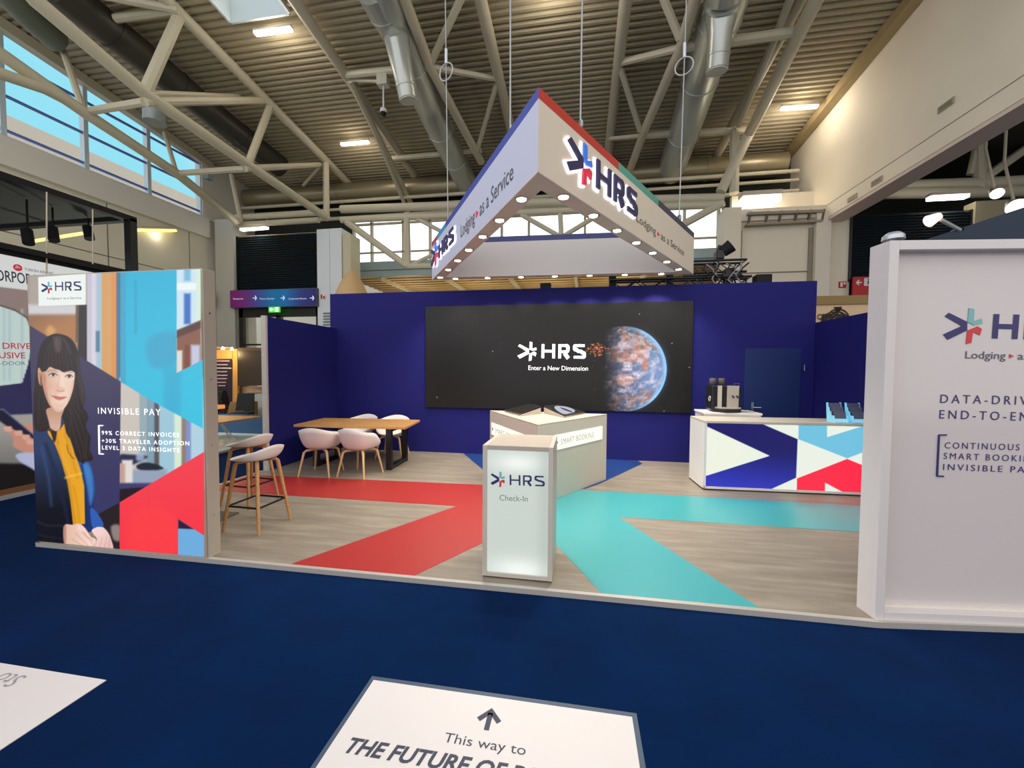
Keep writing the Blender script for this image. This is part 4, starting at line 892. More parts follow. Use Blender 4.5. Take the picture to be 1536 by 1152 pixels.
p.fill(b_(*R_(690, 740, 866, 1100)), (40, 32, 34), 2); p.fill(sm(b_((800, 910), (862, 905), (862, 1010), (815, 1000))), (146, 130, 126), 3)
# navy, aqua and red shapes
nv = a_((215, 500), (870, 905)) + b_((860, 738), (690, 830), (560, 900), (215, 900)); p.fill(nv, (62, 56, 86), .8, col2=(58, 56, 104), axis=((140, 560), (140, 780)))
p.fill(a_((868, 80), (1275, 80), (1275, 840), (1460, 745)) + b_((1460, 205), (1080, 0)) + a_((868, 905)), (46, 178, 214), .8, col2=(58, 196, 226), axis=((190, 420), (300, 630)))
aq = p.full(a_((868, 80), (1275, 80), (1275, 840), (1460, 745)) + b_((1460, 205), (1080, 0)) + a_((868, 905)))
p.fill(a_(*R_(870, 80, 905, 1000)), (70, 150, 190), 2, .6, clip=aq); p.fill(a_(*R_(970, 170, 985, 560)), (38, 158, 196), 2, .8, clip=aq); p.fill(sm(a_((1050, 640), (1130, 560), (1275, 560), (1275, 760), (1100, 800))), (72, 152, 190), 6, .55, clip=aq); p.fill(a_(*R_(1180, 800, 1300, 1300)), (60, 160, 200), 6, .5, clip=aq)
st_ = a_((1272, 85), (1445, 85), (1445, 755), (1272, 842)); S_ = p.full(st_)
p.fill(st_, (206, 228, 240), .7); p.fill(a_(*R_(1325, 270, 1372, 490)), (64, 112, 196), 2.5, clip=S_); p.fill(a_(*R_(1325, 85, 1372, 180)), (120, 186, 220), 3, clip=S_); p.fill(a_(*R_(1272, 195, 1420, 245)), (236, 246, 248), 2, clip=S_); p.fill(a_(*R_(1412, 85, 1445, 480)), (214, 236, 214), 2, clip=S_)
p.fill(a_((1272, 545), (1445, 470), (1445, 860), (1272, 860)), (138, 92, 72), 1.5, clip=S_); p.fill(a_((1272, 535), (1445, 462), (1445, 520), (1272, 590)), (92, 62, 52), 2, clip=S_)
p.fill(a_(*R_(1270, 680, 1312, 860)), (222, 220, 210), 2, clip=S_); p.fill(a_(*R_(1375, 640, 1440, 800)), (196, 198, 222), 3, clip=S_); p.fill(a_(*R_(1330, 640, 1365, 820)), (126, 70, 56), 2, clip=S_)
rd_ = b_((862, 737), (1470, 372), (1470, 975), (1283, 858), (1283, 1160), (862, 1160)); Rm = p.full(rd_); p.fill(rd_, (246, 66, 80), .8, col2=(255, 56, 70), axis=((250, 700), (250, 830)))
p.fill(sm(b_((980, 800), (1080, 760), (1200, 790), (1283, 880), (1283, 1100), (930, 1100), (930, 900))), (255, 66, 72), 8, .8, clip=Rm); p.fill(b_(*R_(1068, 600, 1078, 770)), (226, 70, 84), 1, .6, clip=Rm)
p.fill(b_((1283, 858), (1470, 978), (1470, 1160), (1283, 1160)), (112, 176, 226), .8); p.fill(b_((1283, 858), (1395, 930), (1283, 925)), (52, 28, 54), 1.2)
# the woman: jacket
p.fill(b_((560, 440), (640, 435), (668, 520), (688, 640), (672, 760), (700, 830), (748, 905), (672, 945), (600, 960), (560, 700)), (40, 86, 150), .8, col2=(30, 50, 104), axis=(b_((680, 560))[0], b_((590, 720))[0]))
p.fill(sm(b_((650, 780), (690, 800), (746, 900), (690, 936), (660, 900))), (52, 100, 190), 1, .9); p.stroke(b_((588, 470), (618, 620), (622, 900)), 3, (26, 44, 92), 1.2, .8); p.fill(sm(b_((600, 470), (640, 470), (665, 560), (672, 680), (650, 760), (630, 640))), (72, 140, 214), 3, .75)
p.fill(b_((245, 190), (300, 190), (350, 225), (392, 330), (455, 480), (485, 590), (505, 720), (530, 900), (455, 910), (460, 1060), (262, 1060), (240, 600)), (38, 58, 98), .8, col2=(16, 16, 26), axis=(b_((330, 380))[0], b_((330, 800))[0]))
p.stroke(b_((330, 320), (400, 520), (450, 700), (490, 880)), 5, (26, 34, 62), 2, .8); p.stroke(b_((300, 340), (350, 560), (370, 760)), 4, (58, 82, 130), 2.5, .6); p.stroke(b_((260, 870), (340, 905), (455, 905)), 3, (44, 44, 60), 1.5, .7); p.stroke(b_((262, 960), (340, 985), (455, 1000)), 3, (34, 34, 48), 1.5, .7)
# blouse
p.fill(b_((335, 205), (395, 235), (430, 215), (470, 160), (510, 300), (580, 500), (606, 620), (612, 892), (526, 896), (508, 720), (485, 590), (440, 430), (392, 310), (350, 250)), (232, 164, 26), .8, col2=(238, 168, 36), axis=(b_((450, 250))[0], b_((560, 850))[0]))
p.stroke(b_((400, 240), (440, 400), (490, 560), (540, 880)), 4, (204, 134, 16), 2, .7); p.stroke(b_((470, 240), (520, 420), (560, 560)), 3, (206, 138, 20), 2, .7); p.stroke(b_((470, 560), (520, 545), (585, 530)), 3, (250, 200, 80), 1.6, .7); p.stroke(b_((530, 620), (560, 760), (570, 880)), 3, (208, 138, 18), 2, .6); p.stroke(b_((430, 330), (470, 470), (500, 540)), 3, (248, 192, 66), 2, .5)
# hair behind the face
hair = sm(c_((320, 98), (250, 118), (205, 170), (180, 250), (168, 350), (152, 470), (146, 600), (150, 720), (160, 790), (205, 790), (262, 800), (300, 880), (330, 700), (360, 720), (380, 810), (420, 880), (448, 980), (490, 1022), (535, 1010), (552, 950), (540, 850), (520, 770), (502, 680), (515, 560), (510, 490), (486, 400), (478, 300), (460, 210), (410, 130)), 5)
p.fill(hair, (42, 32, 28), 1.0)
Hm = p.full(hair)
# neck and face
p.fill(sm(c_((240, 640), (360, 630), (345, 700), (336, 780), (305, 800), (260, 770), (244, 720))), (214, 174, 152), .8, col2=(196, 148, 122), axis=(c_((300, 760))[0], c_((300, 650))[0]))
face_ = sm(c_((205, 300), (300, 260), (400, 280), (440, 370), (438, 450), (424, 520), (398, 590), (356, 648), (318, 660), (272, 628), (238, 566), (214, 480), (204, 400)), 6)
p.fill(face_, (216, 172, 146), .9, col2=(240, 208, 188), axis=(c_((220, 480))[0], c_((330, 500))[0])); Fm = p.full(face_)
p.fill(sm(c_((178, 350), (200, 352), (208, 410), (205, 470), (188, 462), (178, 410))), (214, 160, 126), .8); p.stroke(c_((190, 380), (196, 430)), .8, (170, 112, 84), .6, .7)
p.fill(sm(c_((205, 380), (232, 400), (240, 500), (262, 590), (300, 650), (262, 620), (225, 540))), (186, 130, 98), 2.2, .75, clip=Fm); p.fill(sm(c_((280, 470), (320, 450), (330, 520), (300, 540))), (226, 176, 154), 3, .5, clip=Fm)
p.fill(sm(c_((425, 440), (440, 440), (430, 520), (400, 590), (385, 600), (410, 520))), (222, 182, 160), 1.6, .7, clip=Fm); p.fill(sm(c_((290, 600), (340, 605), (370, 600), (345, 655), (300, 655))), (228, 188, 168), 2, .6, clip=Fm)
# features
p.stroke(c_((248, 372), (268, 362), (296, 364), (316, 374)), 1.0, (96, 70, 58), .8, .6); p.stroke(c_((372, 378), (395, 370), (424, 380)), 1.0, (96, 70, 58), .8, .6)
for ex, ey, w in ((285, 394, 27), (400, 404, 23)):
    p.fill(sm(c_((ex - w, ey + 4), (ex - w * .4, ey - 10), (ex + w * .5, ey - 9), (ex + w, ey + 4), (ex, ey + 13))), (226, 216, 214), .5); p.fill(sm(c_((ex - 10, ey), (ex + 2, ey - 11), (ex + 14, ey), (ex + 2, ey + 12)), 4), (60, 66, 82), .5); p.fill(sm(c_((ex - 3, ey), (ex + 2, ey - 5), (ex + 7, ey), (ex + 2, ey + 5)), 4), (22, 22, 28), .4)
    p.stroke(c_((ex - w - 2, ey + 3), (ex - w * .4, ey - 11), (ex + w * .5, ey - 10), (ex + w + 3, ey + 3)), 1.3, (60, 42, 38), .5, .9); p.stroke(c_((ex - w * .7, ey + 12), (ex, ey + 16), (ex + w * .8, ey + 11)), .7, (170, 120, 104), .6, .7)
p.stroke(c_((350, 400), (352, 440), (362, 480)), 1.2, (250, 224, 208), 1, .8); p.stroke(c_((330, 395), (326, 440), (318, 490)), 1.2, (204, 158, 134), 1.2, .55)
p.fill(sm(c_((312, 500), (330, 482), (356, 486), (372, 504), (350, 516), (326, 514))), (230, 180, 160), 1.0, .7); p.stroke(c_((314, 506), (328, 514), (346, 516), (366, 508)), .9, (160, 98, 82), .6, .75)
p.fill(sm(c_((278, 545), (305, 546), (330, 552), (352, 552), (382, 556), (352, 573), (325, 578), (300, 566))), (206, 122, 114), .7); p.stroke(c_((276, 545), (306, 557), (340, 563), (384, 555)), .8, (150, 78, 74), .5, .8); p.stroke(c_((312, 571), (330, 574), (346, 571)), .8, (224, 150, 142), .6, .7)
p.stroke(c_((268, 530), (266, 548), (270, 556)), .8, (190, 140, 116), .8, .6)
for q in (((500, 640), (540, 700), (520, 770), (556, 840), (548, 930), (575, 1000), (520, 1015), (480, 940), (470, 760)), ((160, 640), (150, 740), (176, 800), (230, 800), (262, 786), (246, 700), (220, 640)), ((470, 900), (505, 960), (512, 1030), (478, 1020), (450, 960))):
    p.fill(sm(c_(*q)), (40, 30, 26), 1.2)
p.stroke(c_((300, 640), (330, 652), (352, 648)), 1.2, (206, 160, 138), 1.2, .6)
p.fill(sm(c_((225, 455), (262, 450), (280, 490), (250, 520), (228, 500))), (222, 158, 134), 3, .35, clip=Fm); p.fill(sm(c_((385, 450), (420, 450), (420, 490), (395, 510))), (240, 196, 178), 3, .5, clip=Fm)
# fringe and falling locks
fr_g = sm(c_((206, 180), (250, 120), (320, 104), (390, 130), (440, 200), (458, 300), (446, 372), (420, 366), (392, 368), (360, 376), (330, 360), (298, 352), (262, 338), (236, 366), (216, 372), (204, 372), (190, 340), (188, 260)), 5)
p.fill(fr_g, (40, 30, 26), .8); Gm = p.full(fr_g)
for i in range(26):
    t = i / 25; x0, x1 = 225 + 190 * t, 205 + 245 * t; p.stroke(c_((x0 * .5 + 160, 130 + 18 * math.sin(i)), (x0, 230), (x1, 340 + 18 * math.sin(i * 1.7))), .7, (84, 64, 54) if i % 3 else (20, 14, 12), .6, .55, clip=Gm)
p.fill(sm(c_((290, 130), (330, 125), (345, 170), (335, 230), (305, 220))), (118, 100, 92), 3, .55, clip=Gm); p.stroke(c_((330, 110), (380, 160), (410, 240)), 2, (100, 84, 78), 1.5, .5, clip=Gm)
for i in range(30):
    x = 362 + i * 5; ph = i * .9; pts = c_(*[(x + 22 * math.sin(yy / 85 + ph * .25) + (yy - 420) * (.10 if yy > 650 else .02), yy) for yy in range(400, 1010, 30)]); p.stroke(pts, .8, (78, 58, 48) if i % 4 == 1 else ((96, 76, 66) if i % 4 == 2 else (24, 18, 16)), .6, .45, clip=Hm * (1 - Fm))
for i in range(10):
    x = 160 + i * 8; p.stroke(c_(*[(x + 12 * math.sin(yy / 100 + i), yy) for yy in range(380, 800, 40)]), .8, (74, 54, 44) if i % 3 else (22, 16, 14), .6, .45, clip=Hm * (1 - Fm))
p.fill(sm(c_((458, 250), (476, 330), (484, 420), (510, 520), (500, 600), (486, 520), (466, 400))), (92, 76, 70), 2, .5, clip=Hm)
p.stroke(c_((250, 760), (280, 800), (295, 850), (282, 876)), 1.3, (52, 36, 30), .7, .9); p.stroke(c_((385, 900), (395, 950), (420, 985), (440, 1000)), 1.0, (60, 42, 34), .7, .8)
p.stroke(c_((250, 790), (262, 782), (276, 800)), .7, (240, 200, 120), .6, .5)
# hands
p.fill(sm(b_((462, 905), (520, 898), (575, 893), (618, 930), (655, 985), (690, 1002), (678, 1045), (642, 1066), (590, 1052), (520, 1040), (464, 1030)), 5), (232, 190, 168), .8, col2=(250, 216, 204), axis=(b_((480, 980))[0], b_((640, 980))[0]))
p.fill(sm(b_((662, 935), (705, 915), (748, 922), (782, 960), (802, 1010), (816, 1060), (802, 1082), (742, 1076), (690, 1072), (672, 1050), (695, 1000), (672, 965)), 5), (248, 214, 208), .8, col2=(236, 190, 184), axis=(b_((700, 960))[0], b_((790, 1060))[0]))
for q in (((575, 900), (600, 960), (650, 1010), (672, 1045)), ((545, 960), (590, 1005), (640, 1055)), ((520, 1000), (560, 1030), (600, 1050)), ((590, 940), (630, 985), (672, 1010))): p.stroke(b_(*q), 1.0, (190, 134, 120), .8, .6)
for q in (((700, 1000), (690, 1030), (680, 1060)), ((735, 990), (725, 1030), (712, 1068)), ((765, 985), (762, 1030), (748, 1072)), ((785, 1000), (788, 1040), (782, 1076))): p.stroke(b_(*q), 1.0, (200, 146, 142), .8, .6)
p.fill(sm(b_((570, 895), (612, 925), (600, 950), (560, 930))), (255, 228, 214), 2, .6); p.stroke(b_((664, 946), (700, 918), (745, 920)), 1.2, (236, 236, 244), .6, .9); p.fill(sm(b_((458, 905), (475, 905), (475, 1030), (458, 1030))), (120, 60, 60), 1.5, .4)
# white sign plate printed into the poster
p.fill(a_((275, 152), (618, 126), (618, 350), (278, 360)), (236, 242, 236), .6)
p.build('printed_picture', print_mat('poster_print', .93, .35, .06, .4), o)
w_ = lambda px, py: W(px, py, y=PY)
lwht = mat('poster_white_text', (240, 240, 244), .5, emit=(244, 242, 248), es=.95)
logo(w_(62.5, 440.7), w_(79.5, 440.2), .103, [inkN, mat('poster_aqua', (120, 200, 230), .5), inkR], o)
wordmark(w_(83.3, 436.4), w_(122.9, 435.8), .078, inkN, o, w=.17)
text('Lodging', w_(71.9, 449.2), w_(89.5, 448.9), .018, inkG, o); text('as a Service', w_(95.5, 448.8), w_(122.9, 448.3), .018, inkG, o)
b0 = w_(91.4, 448.8); MB().prism([b0 + V3((0, -.003, 0)), b0 + V3((.013, -.003, .007)), b0 + V3((0, -.003, .014))], (0, -.001, 0)).build('tagline_arrow', inkR, o)
text('INVISIBLE PAY', w_(147.7, 620.4), w_(241.6, 622.9), .052, lwht, o, spacing=1.3, bold=.004)
text('99% CORRECT INVOICES', w_(153.3, 651.9), w_(269, 655.4), .0335, lwht, o, spacing=1.3, bold=.008)
text('+30% TRAVELER ADOPTION', w_(153.3, 663.7), w_(284.4, 668.1), .0335, lwht, o, spacing=1.3, bold=.008)
text('LEVEL 3 DATA INSIGHTS', w_(153.8, 673.9), w_(269.5, 678.4), .0335, lwht, o, spacing=1.3, bold=.008)
def bracket(pt, m, par, n, px):
    q = [W(*k, **pt) + n * .004 for k in px]; k = MB()
    for a, b in zip(q, q[1:]): k.bar(a, b, .008, .008)
    k.build('bracket_mark', m, par)
bracket(dict(y=PY), lwht, o, V3((0, -1, 0)), [(155, 638.3), (149, 638.2), (149.8, 680.6), (156, 681)])

# ------------------------------------------------------------------ framed white panel on the right
th = math.radians(6.2); RD = V3((math.cos(th), math.sin(th), 0)); RN = V3((math.sin(th), -math.cos(th), 0)); R0 = V3((1.9, 2.865, 0)); RW, RH = 1.95, 2.413
o = thing('framed_panel', 'large white framed panel with navy lettering at the right platform edge', 'panel', R0 + RD * .95)
P_ = lambda u, z, d=0: R0 + RD * u - RN * d + V3((0, 0, z))
wf = mat('white_frame_paint', (222, 214, 210), .42); wp = mat('glossy_white_print', (216, 206, 202), .14, spec=.6)
f = MB(); bw = .058
def rbox(mb, u0, u1, z0, z1, d0, d1): mb.prism([P_(u0, z0, d0), P_(u1, z0, d0), P_(u1, z0, d1), P_(u0, z0, d1)], (0, 0, z1 - z0))
rbox(f, 0, bw, 0, RH, 0, .15); rbox(f, RW - bw, RW, 0, RH, 0, .15); rbox(f, bw, RW - bw, 0, bw, 0, .15); rbox(f, bw, RW - bw, RH - bw, RH, 0, .15)
f.build('frame', wf, o, bevel=.003)
f = MB(); rbox(f, bw, RW - bw, bw, RH - bw, .075, .09); f.build('face', wp, o)
f = MB(); rbox(f, bw, RW - bw, bw, bw + .012, .06, .075); f.build('glazing_bead', mat('bead_ivory', (228, 220, 206), .4), o)
rp_ = (P_(0, 0, .075), RN); w_ = lambda px, py: W(px, py, pl=rp_)
H_ = lambda x, ya, yb: w_(x, yb).z - w_(x, ya).z
logo(w_(1413.2, 516), w_(1471.3, 516.6), H_(1450, 516, 461.5), [navy_ink, aqua_ink, red_ink], o)
wordmark(w_(1487, 507.8), w_(1612, 511), H_(1487, 507.8, 471), navy_ink, o, w=.24)
text('Lodging', w_(1447.2, 537.6), w_(1507.5, 538.8), H_(1447, 537.6, 526.6), grey_ink, o, bold=.004)
text('as a Service', w_(1525.8, 539.3), w_(1626, 541.5), H_(1525, 539, 528), grey_ink, o, bold=.004)
q = w_(1513.3, 537.6); MB().prism([q + RN * .003, w_(1520.2, 534.2) + RN * .003, w_(1513.3, 530.8) + RN * .003], RN * .001).build('tagline_arrow', red_ink, o)
text('DATA-DRIVEN', w_(1409.7, 604.3), w_(1572, 608), H_(1410, 604.3, 591.7), navy_ink, o, spacing=1.45)
text('END-TO-END', w_(1408.3, 627.6), w_(1560, 632), H_(1410, 627.6, 614.9), navy_ink, o, spacing=1.45)
text('CONTINUOUS', w_(1416.3, 672.4), w_(1528.3, 675.4), H_(1416, 672.4, 663.2), navy_ink, o, spacing=1.35)
text('SMART BOOKING', w_(1414.7, 688.2), w_(1557, 693), H_(1416, 688.2, 679), navy_ink, o, spacing=1.35)
text('INVISIBLE PAY', w_(1414, 704.7), w_(1549, 709.5), H_(1416, 704.7, 695.6), navy_ink, o, spacing=1.35)
bracket(dict(pl=rp_), navy_ink, o, RN, [(1419, 652.2), (1407.6, 652.2), (1404.6, 713.8), (1414.6, 714.2)])

# ------------------------------------------------------------------ carpet signs
zc_ = ZF + .003
o = thing('floor_sign', 'white floor sign with arrow and lettering lying on the navy carpet', 'floor sign', (-.39, 1.5, ZF))
MB().box((-1.062, 1.0, ZF), (.292, 1.918, ZF + .002)).build('border', mat('slate_border', (66, 84, 104), .5), o)
MB().box((-1.04, 1.02, ZF + .002), (.268, 1.893, zc_)).build('sheet', mat('sign_white', (226, 220, 216), .5), o)
UP = (0, 1, 0); sg = mat('sign_slate_ink', (62, 66, 82), .6)
text('This way to', (-.567, 1.621, zc_), (-.203, 1.621, zc_), .045, sg, o, up=UP, lift=.0008)
text('THE FUTURE OF PAYMENT', (-.968, 1.505, zc_), (.19, 1.505, zc_), .066, sg, o, up=UP, shear=.22, bold=.03, lift=.0008)
ar = MB(); cx = -.392
ar.prism([(cx - .012, 1.708, zc_), (cx + .012, 1.708, zc_), (cx + .012, 1.80, zc_), (cx - .012, 1.80, zc_)], (0, 0, .0008))
for s_ in (-1, 1):
    q = [(cx, 1.828), (cx + s_ * .058, 1.765), (cx + s_ * .04, 1.748), (cx, 1.793)]; ar.prism([(x, y, zc_) for x, y in q], (0, 0, .0008))
ar.build('arrow', sg, o)
o = thing('floor_sign', 'white floor sign with grey lettering at the left edge of the picture', 'floor sign', (-3.0, 1.3, ZF))
MB().box((-3.75, .55, ZF), (-2.41, 1.655, zc_)).build('sheet', mat('sign_white'), o)
text('Sto', (-2.842, 1.606, zc_), (-2.99, 1.606, zc_), .075, mat('sign_grey_ink', (150, 150, 156), .6), o, up=(0, -1, 0), lift=.0008)

# ------------------------------------------------------------------ airline booth on the far left
TX = -6.93
o = thing('airline_booth', 'airline booth with a car picture wall and black box frame on the far left', 'booth', (TX, 4, ZF))
MB().box((TX - .12, 1.6, ZF), (TX - .012, 5.32, 3.0)).build('wall', mat('booth_grey', (150, 150, 150), .6), o)
MB().box((TX - .012, 1.6, ZF), (TX + .02, 5.36, .02)).build('plinth', mat('plinth_grey', (180, 180, 184), .5), o)
MB().box((TX - .012, 1.6, .02), (TX + .012, 5.34, .09)).build('wood_strip', mat('brown_strip', (150, 104, 64), .5), o)
p = Paint((TX, 2.6, .09), (TX, 5.3, .09), (0, 0, 2.9), 200, 260)
p.c[:] = (150, 132, 126)
p.fill(a_((-600, -200), (700, -200), (700, 480), (235, 252), (0, 222), (-600, 180)), (226, 228, 226), .8)
p.fill(a_((-600, 330), (0, 362), (110, 398), (190, 450), (226, 540), (232, 640), (200, 790), (160, 915), (0, 935), (-600, 960)), (204, 224, 218), 1)
for x in (60, 150, 20): p.fill(a_(*R_(x, 380, x + 18, 900)), (176, 200, 210), 2, .7)
p.stroke(a_((0, 355), (110, 390), (196, 445), (232, 540)), 1.5, (70, 60, 60), 1)
p.fill(a_((-600, 960), (0, 935), (160, 915), (200, 790), (235, 620), (700, 900)) + b_((700, 120), (0, 110), (-600, 110)), (54, 52, 90), 1)
p.fill(b_((-600, 110), (0, 110), (700, 80), (700, 470), (0, 470), (-600, 470)), (172, 166, 160), 2, col2=(130, 128, 126), axis=((10, 640), (10, 690))); p.fill(b_((-600, 460), (0, 455), (700, 470), (700, 620), (0, 660), (-600, 800)), (30, 26, 28), 3)
p.fill(sm(b_((40, 210), (90, 190), (250, 170), (400, 230), (420, 420), (240, 400), (160, 370), (95, 330), (95, 270))), (212, 150, 130), 1.2); p.fill(sm(b_((120, 390), (240, 380), (420, 430), (420, 620), (240, 500), (140, 440))), (190, 196, 226), 1.5)
p.fill(b_((-10, 75), (20, 65), (250, 255), (240, 280), (50, 190), (-20, 140)), (40, 40, 62), .8); p.stroke(b_((-5, 72), (20, 66), (245, 252)), 1.5, (120, 124, 160), .7)
for q in ((55, 205), (130, 235), (185, 265), (215, 300)): p.fill(sm(b_((q[0] - 25, q[1] - 10), (q[0] + 25, q[1] - 14), (q[0] + 30, q[1] + 18), (q[0] - 15, q[1] + 20))), (232, 176, 158), 1)
p.build('printed_picture', print_mat('airline_print', .75, .4, .15), o)
w_ = lambda px, py: W(px, py, x=TX)
tt = lambda s, a, b, h, m, **k: text(s, w_(*a), w_(*b), h, m, o, **k)
slate = mat('slate_ink', (70, 78, 96), .5); crim = mat('crimson_ink', (206, 34, 70), .5, emit=(206, 34, 70), es=.4)
tt('CORPORATE', (-19, 418.5), (74, 430), .128, slate, bold=.012); tt('TURKISH AIRLINES', (36.5, 405.6), (80, 412.4), .034, slate)
tt('DRIVE', (4, 523), (46, 523.5), .072, crim, bold=.01); tt('EXCLUSIVE', (-44, 537), (38, 537.5), .072, crim, bold=.01); tt('DOOR-TO-DOOR', (-62, 548), (38, 547.5), .045, mat('pale_grey_ink', (150, 158, 160), .5))
q = w_(26.5, 401.5); r_ = .042; MB().tube([q, q + V3((.004, 0, 0))], r_, 20).build('round_emblem', crim, o); MB().prism([q + V3((.005, -.03, -.014)), q + V3((.005, .03, .0)), q + V3((.005, -.012, .03))], (.001, 0, 0)).build('emblem_mark', white, o)
k = MB(); BZ, BT = 3.03, 3.92
MB().bar((TX - .05, .5, BT), (TX - .05, 5.36, BT), .12, .08).build('beam', blackmatt, o); MB().bar((TX - .05, .5, BZ), (TX - .05, 5.36, BZ), .14, .14).build('beam', blackmatt, o)
MB().bar((TX - .05, 5.31, BZ), (TX - .05, 5.31, BT), .12, .1).build('post', black, o); MB().bar((TX, 5.31, BT), (-11.5, 5.31, BT), .1, .06).build('beam', blackmatt, o)
MB().bar((TX - .06, 5.7, 3.02), (TX - .06, .5, 3.1), .3, .05).build('beam', blackmatt, o)
MB().bar((-9.6, .5, BZ + .1), (-9.6, 5.3, BZ + .1), .2, .3).build('beam', blackmatt, o)
MB().box((-12, .5, BT + .02), (TX - .1, 5.28, BT + .05)).build('canopy', mat('dark_canopy', (58, 60, 58), .8), o)
for px, py in ((80, 352), (133, 350), (42, 356)):
    q = W(px, py, x=-7.6); sp_ = MB().tube([q + V3((-.02, .0, .1)), q + V3((.06, -.03, -.1))], .06, 12).build('track_spot', blackmatt, o); MB().tube([q + V3((0, 0, .08)), V3((q.x, q.y, BT))], .012, 6).build('stem', blackmatt, sp_)
for px, t, b in ((70, 288, 410), (139, 314, 400)): MB().tube([W(px, t, x=TX + .03), W(px, b, x=TX + .03)], .008, 6).build('hanger_wire', steel, o)
MB().bar(W(48, 362, x=-8.6), W(124, 350, x=-8.6), .06, .05).build('lamp_strip', mat('yellow_glow'), o)

# ------------------------------------------------------------------ booth seen through the gap on the left
o = thing('floor_platform', 'pale sunlit platform of the neighbouring booth in the left gap', 'platform', (-9, 6.5, ZF))
MB().box((-12, 5.5, ZF), (-6.74, 8.5, .0)).build('deck', mat('mint_white_floor', (232, 242, 226), .3), o); MB().box((-6.74, 5.5, ZF), (-6.7, 8.5, .002)).build('edge', alum, o)
tag(MB().box((-12, 8.5, ZF), (-7.3, 8.58, .45)).build('partition', mat('teal_blue_panel', (40, 78, 118), .6)), 'low blue partition behind the wooden table in the left gap', 'partition')
o = thing('low_table', 'wooden table on splayed white wire legs seen through the left gap', 'table', (-7.75, 7.1, 0))
MB().box((-8.5, 5.9, .47), (-7.05, 7.95, .505)).build('table_top', oak, o, bevel=.004); MB().lathe([(.3, .445), (.33, .47)], (-7.7, 7.45, 0), 24).build('mount', white, o)
for t in range(5):
    a = t * 2 * math.pi / 5 + .4; d = V3((math.cos(a), math.sin(a), 0)); MB().tube([V3((-7.7, 7.45, .45)) + d * .05, V3((-7.7, 7.45, 0)) + d * .36], .014, 8).build('leg', mat('white_wire', (220, 222, 220), .4), o)
o = thing('exhibition_booth', 'warm lit wooden booth with dark text board in the left gap', 'booth', (-11, 12, ZF))
YB = 11.5; w_ = lambda px, py: W(px, py, y=YB)
def panel(nm, px, m, y, t=.08, lift=0):
    q = [W(*k, y=y) for k in px]; return MB().prism([q[0], q[1], q[2], q[3]], (0, t, 0)).build(nm, m, o)
panel('pelmet', [(300, 539), (348, 538), (348, 524), (300, 525)], mat('ochre_board', (216, 160, 84), .6), 11.5)
MB().bar(W(302, 521, y=11.3), W(350, 522, y=11.3), .05, .05).build('lamp_rail', mat('bronze_rail', (150, 110, 80), .5), o)
for px in (314, 320, 334, 348):
    q = W(px, 521 + (px - 314) * .06, y=11.25); MB().lathe([(.01, .05), (.05, -.04), (.01, -.05)], q, 10).build('spot', warmglow, o)
lamp('POINT', W(330, 530, y=11.0), 22, (1, .7, .35), o, .1); lamp('POINT', (-9.2, 6.9, 2.3), 110, (.95, 1, .9), o, .2)  # second light is unseen, added to brighten the pale platform
panel('side_board', [(348, 658), (356, 657), (356, 523), (348, 524)], mat('ochre_board'), 11.52)
tb = panel('text_board', [(300, 659), (348, 658), (348, 539), (300, 540)], mat('plum_board', (44, 32, 46), .5), 11.5)
tl_ = mat('pink_lettering', (206, 170, 176), .5)
for y, a, b in ((541.5, 320, 344.5), (547, 323.5, 341.5), (557.5, 325, 340.5), (563, 324, 341), (568, 326, 340), (573.5, 326, 339), (578.5, 327.5, 338)):
    q0, q1 = W(a, y, y=11.49), W(b, y, y=11.49); MB().bar(q0, q1, .01, .035).build('text_line', tl_, tb)
MB().bar(W(317.5, 552, y=11.49), W(347, 552.3, y=11.49), .01, .03).build('text_line', mat('white_line', (230, 222, 226), .5), tb)
panel('rear_wall', [(348, 655), (420, 655), (420, 580), (348, 580)], mat('salmon_wall', (206, 164, 132), .6), 11.8)
o = thing('display_panel', 'dark brown display panel above the white cabinet in the left gap', 'display', W(375, 580, y=11.7))
panel('screen', [(356.5, 579), (412, 578), (412, 522), (357, 522)], mat('umber_screen', (58, 42, 24), .35), 11.3); panel('header', [(357, 526), (412, 526), (412, 521.5), (357, 521.5)], mat('umber_header', (92, 66, 42), .4), 11.26, .03)
o = thing('cabinet', 'pale grey cabinet below the dark display panel in the left gap', 'cabinet', W(385, 640, y=10.6))
panel('body', [(369, 660), (410, 660), (410, 588), (369, 590)], mat('pale_cabinet', (186, 182, 172), .5), 10.6, .6); panel('top', [(367, 590), (412, 588), (412, 586), (367, 588)], mat('cabinet_top', (150, 146, 136), .5), 10.55, .7)
o = thing('cardboard_box', 'brown box-shaped counter between the black chairs in the left gap', 'counter', W(352, 620, y=9.6))
panel('body', [(336, 640), (366, 640), (365, 604), (345, 603)], mat('brown_card', (140, 108, 66), .7), 9.6, .5)
ls_ = W(330, 610.5, y=9.0); tag(MB().bar(W(300, 611.7, y=9.0), ls_, .3, .1).build('lit_shelf', mat('orange_shelf', (230, 150, 80), .5, emit=(226, 140, 76), es=.8)), 'orange lit shelf edge beside the white post of the poster wall', 'shelf')
MB().box((ls_.x - .5, 8.95, ZF), (ls_.x - .4, 9.05, ls_.z - .05)).build('post', blackmatt, bpy.data.objects['lit_shelf'])
